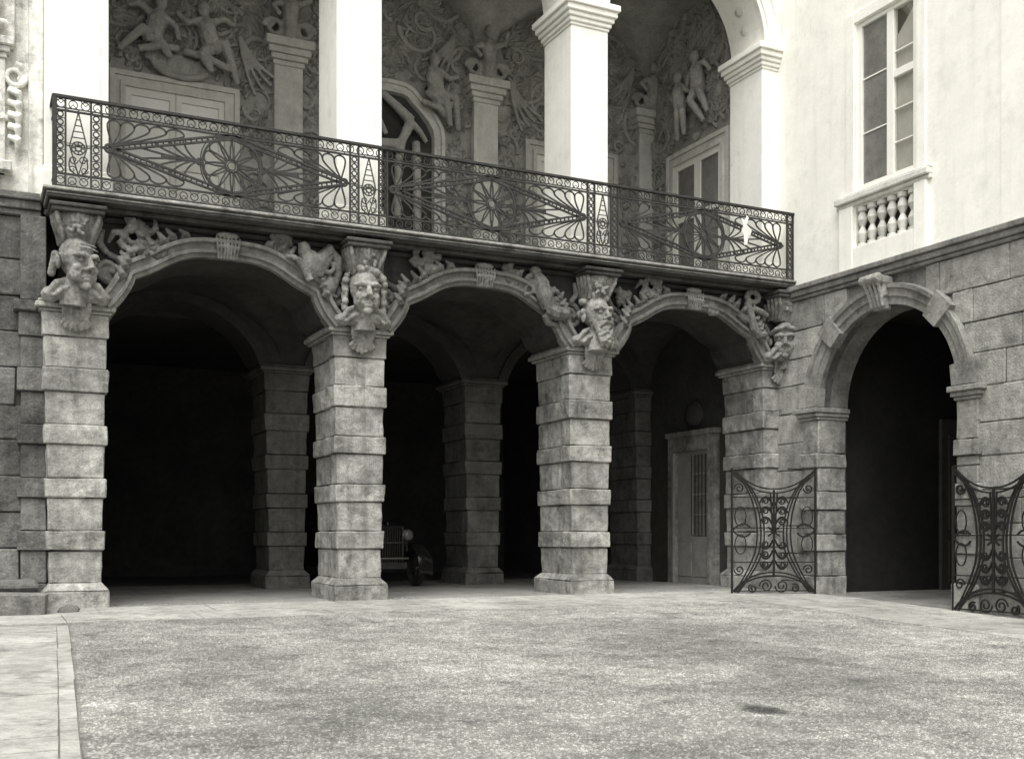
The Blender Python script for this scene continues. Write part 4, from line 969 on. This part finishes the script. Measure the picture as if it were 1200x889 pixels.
for k in range(6):
    v = BV0+.11+k*(BV1-BV0-.22)/5; H = BZ1-BZ0
    prof = [(.085, 0), (.085, .06), (.05, .07), (.075, .15), (.088, .22), (.05, .30), (.035, .335), (.05, .37), (.088, .45), (.075, .52), (.045, .59), (.085, .605), (.085, .67)]
    autosmooth(MB().lathe([(r_, BZ0-.02+h_) for r_, h_ in prof], (U+.04, v, 0), 'z', 14).build('baluster', 'pil', bal))
MB().cbox(U-.018, U, 10.9, 11.35, 5.475, 14.5, .008).build('wall_strip', 'white', wg)

# ------------------------------------------------------------------ iron gate leaves
def gate(h, dr, z0, z1, label):
    dx, dy = dr; L = math.hypot(dx, dy); dx, dy = dx/L, dy/L; W = 1.5; H = z1-z0
    mp = lambda s, z, d: (h[0]+dx*s-dy*d, h[1]+dy*s+dx*d, z0+z)
    g = empty('iron_gate', (h[0]+dx*.75, h[1]+dy*.75, z0), label, 'gate', 'leaves of the iron gate')
    for s in (0, W): MB().bar([(s, -.02), (s, H)], .032, .035, mp).build('stile', 'gateiron', g)
    for f in (.035, .26, .53, .77): MB().bar([(0, H*f), (W, H*f)], .018, .02, mp).build('cross_bar', 'gateiron', g)
    t = MB()
    for o in (0, .07): t.bar(bez((0, H-.02-o), (W*.25, H-.38-o), (W*.5, H-.36-o))+bez((W*.5, H-.36-o), (W*.75, H-.38-o), (W, H-.02-o))[1:], .024, .024, mp)
    t.bar([(0, H-.01), (.5, H-.01)], .02, .02, mp); t.build('dipped_top', 'gateiron', g)
    t = MB()
    for o in (0, .06): t.bar(bez((.03, .06+o*.3), (W*.2, .34+o), (W*.5, .34+o))+bez((W*.5, .34+o), (W*.8, .34+o), (W-.03, .06+o*.3))[1:], .028, .024, mp)
    for s_ in (-1, 1):
        t.bar(spiral(W/2+s_*.14, .16, .12, .03, 0, s_*1.6, 22), .020, .018, mp); t.bar(spiral(W/2+s_*.38, .12, .08, .02, 1, -s_*1.4, 18), .024, .025, mp)
    t.build('bottom_arch', 'gateiron', g)
    for s_ in (-1, 1):
        X = lambda a: W/2+s_*a; ly = MB()
        for o in (0, .07, .13): ly.bar(bez((X(.73-o*.2), H-.06), (X(.28-o), H*.80), (X(.26-o), H*.5), (X(.33-o), H*.35), 12)+bez((X(.33-o), H*.35), (X(.42-o), H*.22), (X(.70-o*.5), .05))[1:], .023, .022, mp)
        ly.build('lyre_curve', 'gateiron', g)
        for zc, rz in ((H*.62, .17), (H*.40, .17)):
            MB().bar(arc(X(.60), zc, .10, 0, 345, 18, rz), .015, .016, mp, True).build('oval', 'gateiron', g)
        ov = MB(); ov.bar(bez((X(.74), H*.51), (X(.55), H*.60), (X(.42), H*.53)), .026, .02, mp); ov.bar(bez((X(.74), H*.51), (X(.55), H*.42), (X(.42), H*.49)), .026, .02, mp)
        for zc, a_ in ((H*.84, 1), (H*.20, -1)): MB().bar(spiral(X(.62), zc, .09, .02, 0, a_*s_*1.4, 18), .022, .022, mp).build('scroll', 'gateiron', g)
        ov.build('heart_scroll', 'gateiron', g)
        for k, zf in enumerate((.24, .32, .40, .58, .66, .74)):
            zc = H*zf; e = 1 if zf > .5 else -1; lf = MB()
            for q in (.0, .05): lf.bar(bez((X(.02), zc-e*.08), (X(.10), zc+e*(.12+q)), (X(.22), zc+e*.08), (X(.20+q), zc-e*.03)), .024, .018, mp)
            lf.bar(spiral(X(.15), zc, .06, .015, 0, s_*1.3, 14), .024, .02, mp)
            lf.build('leaf_scroll', 'gateiron', g)
    st = MB().bar([(W/2, .34), (W/2, H-.38)], .035, .03, mp)
    for o in (-.06, .06): st.bar([(W/2+o*.4, H*.5), (W/2+o, H-.42)], .022, .02, mp)
    for k in range(8):
        a_ = k*math.pi/4; st.bar([(W/2, H*.5), (W/2+.15*math.cos(a_), H*.5+.11*math.sin(a_))], .028, .02, mp)
    st.build('stem', 'gateiron', g)
gate((13.36, 15.13), (11.94-13.38, 15.66-15.13), gz(15.2)-.01, 2.17, 'open iron gate leaf with lyre scrolls standing in front of the last arcade pier')
gate((13.36, 12.10), (-.05, -1.5), gz(10.8)+.01, 2.05, 'iron gate leaf with leaf scrolls folded back flat against the wing wall')

# ------------------------------------------------------------------ car under the portico
def car():
    cu_, v0 = 7.28, 20.35; a = R(6); ca, sa = math.cos(a), math.sin(a)
    mp = lambda x, y, z: (cu_+x*ca-y*sa, v0+x*sa+y*ca, z)     # y runs backwards from the front wheels
    root = empty('vintage_car', (cu_, v0, 0), 'dark old-fashioned motor car with round headlamps parked inside the portico', 'car')
    def loft(secs, name, m, sm=True):
        V = []; n = len(secs[0])
        for s_ in secs: V += [mp(*p) for p in s_]
        F = [(i*n+k, i*n+(k+1) % n, (i+1)*n+(k+1) % n, (i+1)*n+k) for i in range(len(secs)-1) for k in range(n)]+[tuple(range(n)), tuple((len(secs)-1)*n+k for k in range(n))]
        return autosmooth(MB().add(V, F).build(name, m, root), 40)
    def sec(y, w_, z0, z1, rn=.12): return [(-w_, y, z0), (w_, y, z0), (w_, y, z1-rn), (w_-rn*.35, y, z1-rn*.3), (w_-rn, y, z1), (-w_+rn, y, z1), (-w_+rn*.35, y, z1-rn*.3), (-w_, y, z1-rn)]
    body = loft([sec(-.05, .30, .45, 1.20), sec(.5, .36, .45, 1.24), sec(1.15, .48, .45, 1.28), sec(1.2, .66, .40, 1.30)], 'hood', 'carpaint')
    loft([sec(1.2, .68, .38, 1.30), sec(1.9, .74, .36, 1.30), sec(3.0, .74, .36, 1.28), sec(3.5, .66, .4, 1.2)], 'body', 'carpaint')
    loft([sec(1.55, .60, 1.2, 1.80), sec(1.75, .64, 1.2, 1.88), sec(2.8, .64, 1.2, 1.88), sec(3.35, .58, 1.2, 1.7)], 'roof', 'carpaint')
    MB().hexa([mp(*p) for p in ((-.56, 1.36, 1.29), (.56, 1.36, 1.29), (.56, 1.37, 1.29), (-.56, 1.37, 1.29), (-.52, 1.52, 1.78), (.52, 1.52, 1.78), (.52, 1.53, 1.78), (-.52, 1.53, 1.78))]).build('windscreen', 'glass', root)
    MB().tube([mp(-.57, 1.35, 1.28), mp(-.53, 1.51, 1.80), mp(.53, 1.51, 1.80), mp(.57, 1.35, 1.28)], .018, 6).build('windscreen_frame', 'iron', root)
    sh = MB()
    for p, q in (((-.32, -.09, .45), (-.32, -.09, 1.16)), ((.32, -.09, .45), (.32, -.09, 1.16)), ((-.32, -.09, 1.16), (.32, -.09, 1.16))): sh.tube([mp(*p), mp(*q)], .035, 8)
    sh.ell(mp(0, -.08, 1.22), (.035, .035, .05)); gr = sh.build('radiator', 'carpaint', root)
    for k in range(11): MB().tube([mp(-.26+.052*k, -.08, .48), mp(-.26+.052*k, -.08, 1.13)], .008, 5).build('grille_bar', 'iron', gr)
    for s_ in (-1, 1):
        secs = []
        for t in range(0, 11):
            an = R(-15+t*17); y = .02-.46*math.cos(an)*1.0+(.5*max(0, (t-7)/3)); z = .36+.44*math.sin(an) if t < 8 else .36+.44*math.sin(R(-15+7*17))-(t-7)*.13
            secs.append([(s_*.50, y, z), (s_*.56, y, z+.05), (s_*.70, y, z+.05), (s_*.80, y, z-.0), (s_*.80, y+.0, z-.03), (s_*.68, y, z+.015), (s_*.55, y, z+.015), (s_*.50, y, z-.03)])
        loft(secs, 'fender', 'carpaint')
        w_ = MB(); ring = [mp(s_*.66, .02+.30*math.cos(2*math.pi*k/24), .355+.30*math.sin(2*math.pi*k/24)) for k in range(24)]
        w_.tube(ring, .06, 8, True); wh = w_.build('wheel', 'rubber', root, True)
        for k in range(12): MB().tube([mp(s_*.66, .02, .355), mp(s_*.66, .02+.25*math.cos(k*math.pi/6), .355+.25*math.sin(k*math.pi/6))], .010, 5).build('spoke', 'iron', wh)
        MB().ell(mp(s_*.69, .02, .355), (.06, .06, .06)).build('hub', 'chrome', wh, True)
        ring = [mp(s_*.66, 2.9+.30*math.cos(2*math.pi*k/24), .355+.30*math.sin(2*math.pi*k/24)) for k in range(24)]
        MB().tube(ring, .06, 8, True).build('wheel', 'rubber', root, True)
        hl = MB().lathe([(.02, .16), (.07, .13), (.105, .05), (.118, 0), (.11, -.005)], (s_*.42, -.12, 1.0), 'y', 18, mp=mp).build('headlight', 'chrome', root, True)
        MB().lathe([(.108, 0), (.09, -.025), (.05, -.04), (.005, -.045)], (s_*.42, -.125, 1.0), 'y', 18, mp=mp).build('lens', 'lens', hl, True)
        MB().tube([mp(s_*.42, -.06, .9), mp(s_*.44, -.02, .68)], .02, 6).build('lamp_stem', 'iron', hl)
    MB().tube([mp(-.42, -.08, .86), mp(.42, -.08, .86)], .014, 6).build('lamp_bar', 'chrome', root)
    MB().tube([mp(-.74, -.42, .56), mp(-.5, -.50, .56), mp(.1, -.52, .56), mp(.22, -.52, .56)], .022, 8).build('bumper', 'chrome', root)
    MB().box(cu_-.25, cu_+.25, v0-.49, v0-.47, .36, .48).build('number_plate', 'iron', root)
car()

# ------------------------------------------------------------------ small things in the court
def rock(c, r, seed, name, label, cat):
    g = MB(); rr = random.Random(seed)
    for k in range(8): g.ell((c[0]+rr.uniform(-.5, .5)*r[0], c[1]+rr.uniform(-.5, .5)*r[1], c[2]+rr.uniform(.0, .5)*r[2]), (r[0]*.6, r[1]*.6, r[2]*.6), 8, 6)
    sculpt(g, name, 'boulder', None, .03, 2, .03, label=label, cat=cat)
x, y = gp(277, 625); rock((x, y, gz(y)-.02), (.16, .13, .13), 4, 'guard_stone', 'small dark rounded guard stone at the foot of the first pier', 'stone')
x, y = gp(244, 628)
bb = MB()
bb.cbox(x-.95, x+.28, y+.05, y+.75, gz(y)-.1, gz(y)+.30, .04, .02)
bo = bb.build('stone_bench', 'wall', label='low worn stone block lying at the foot of the rusticated wall', cat='block')
MB().cbox(x-.90, x+.2, y+.25, y+.9, gz(y)+.30, gz(y)+.42, .05, .03).build('top_slab', 'wall', bo)
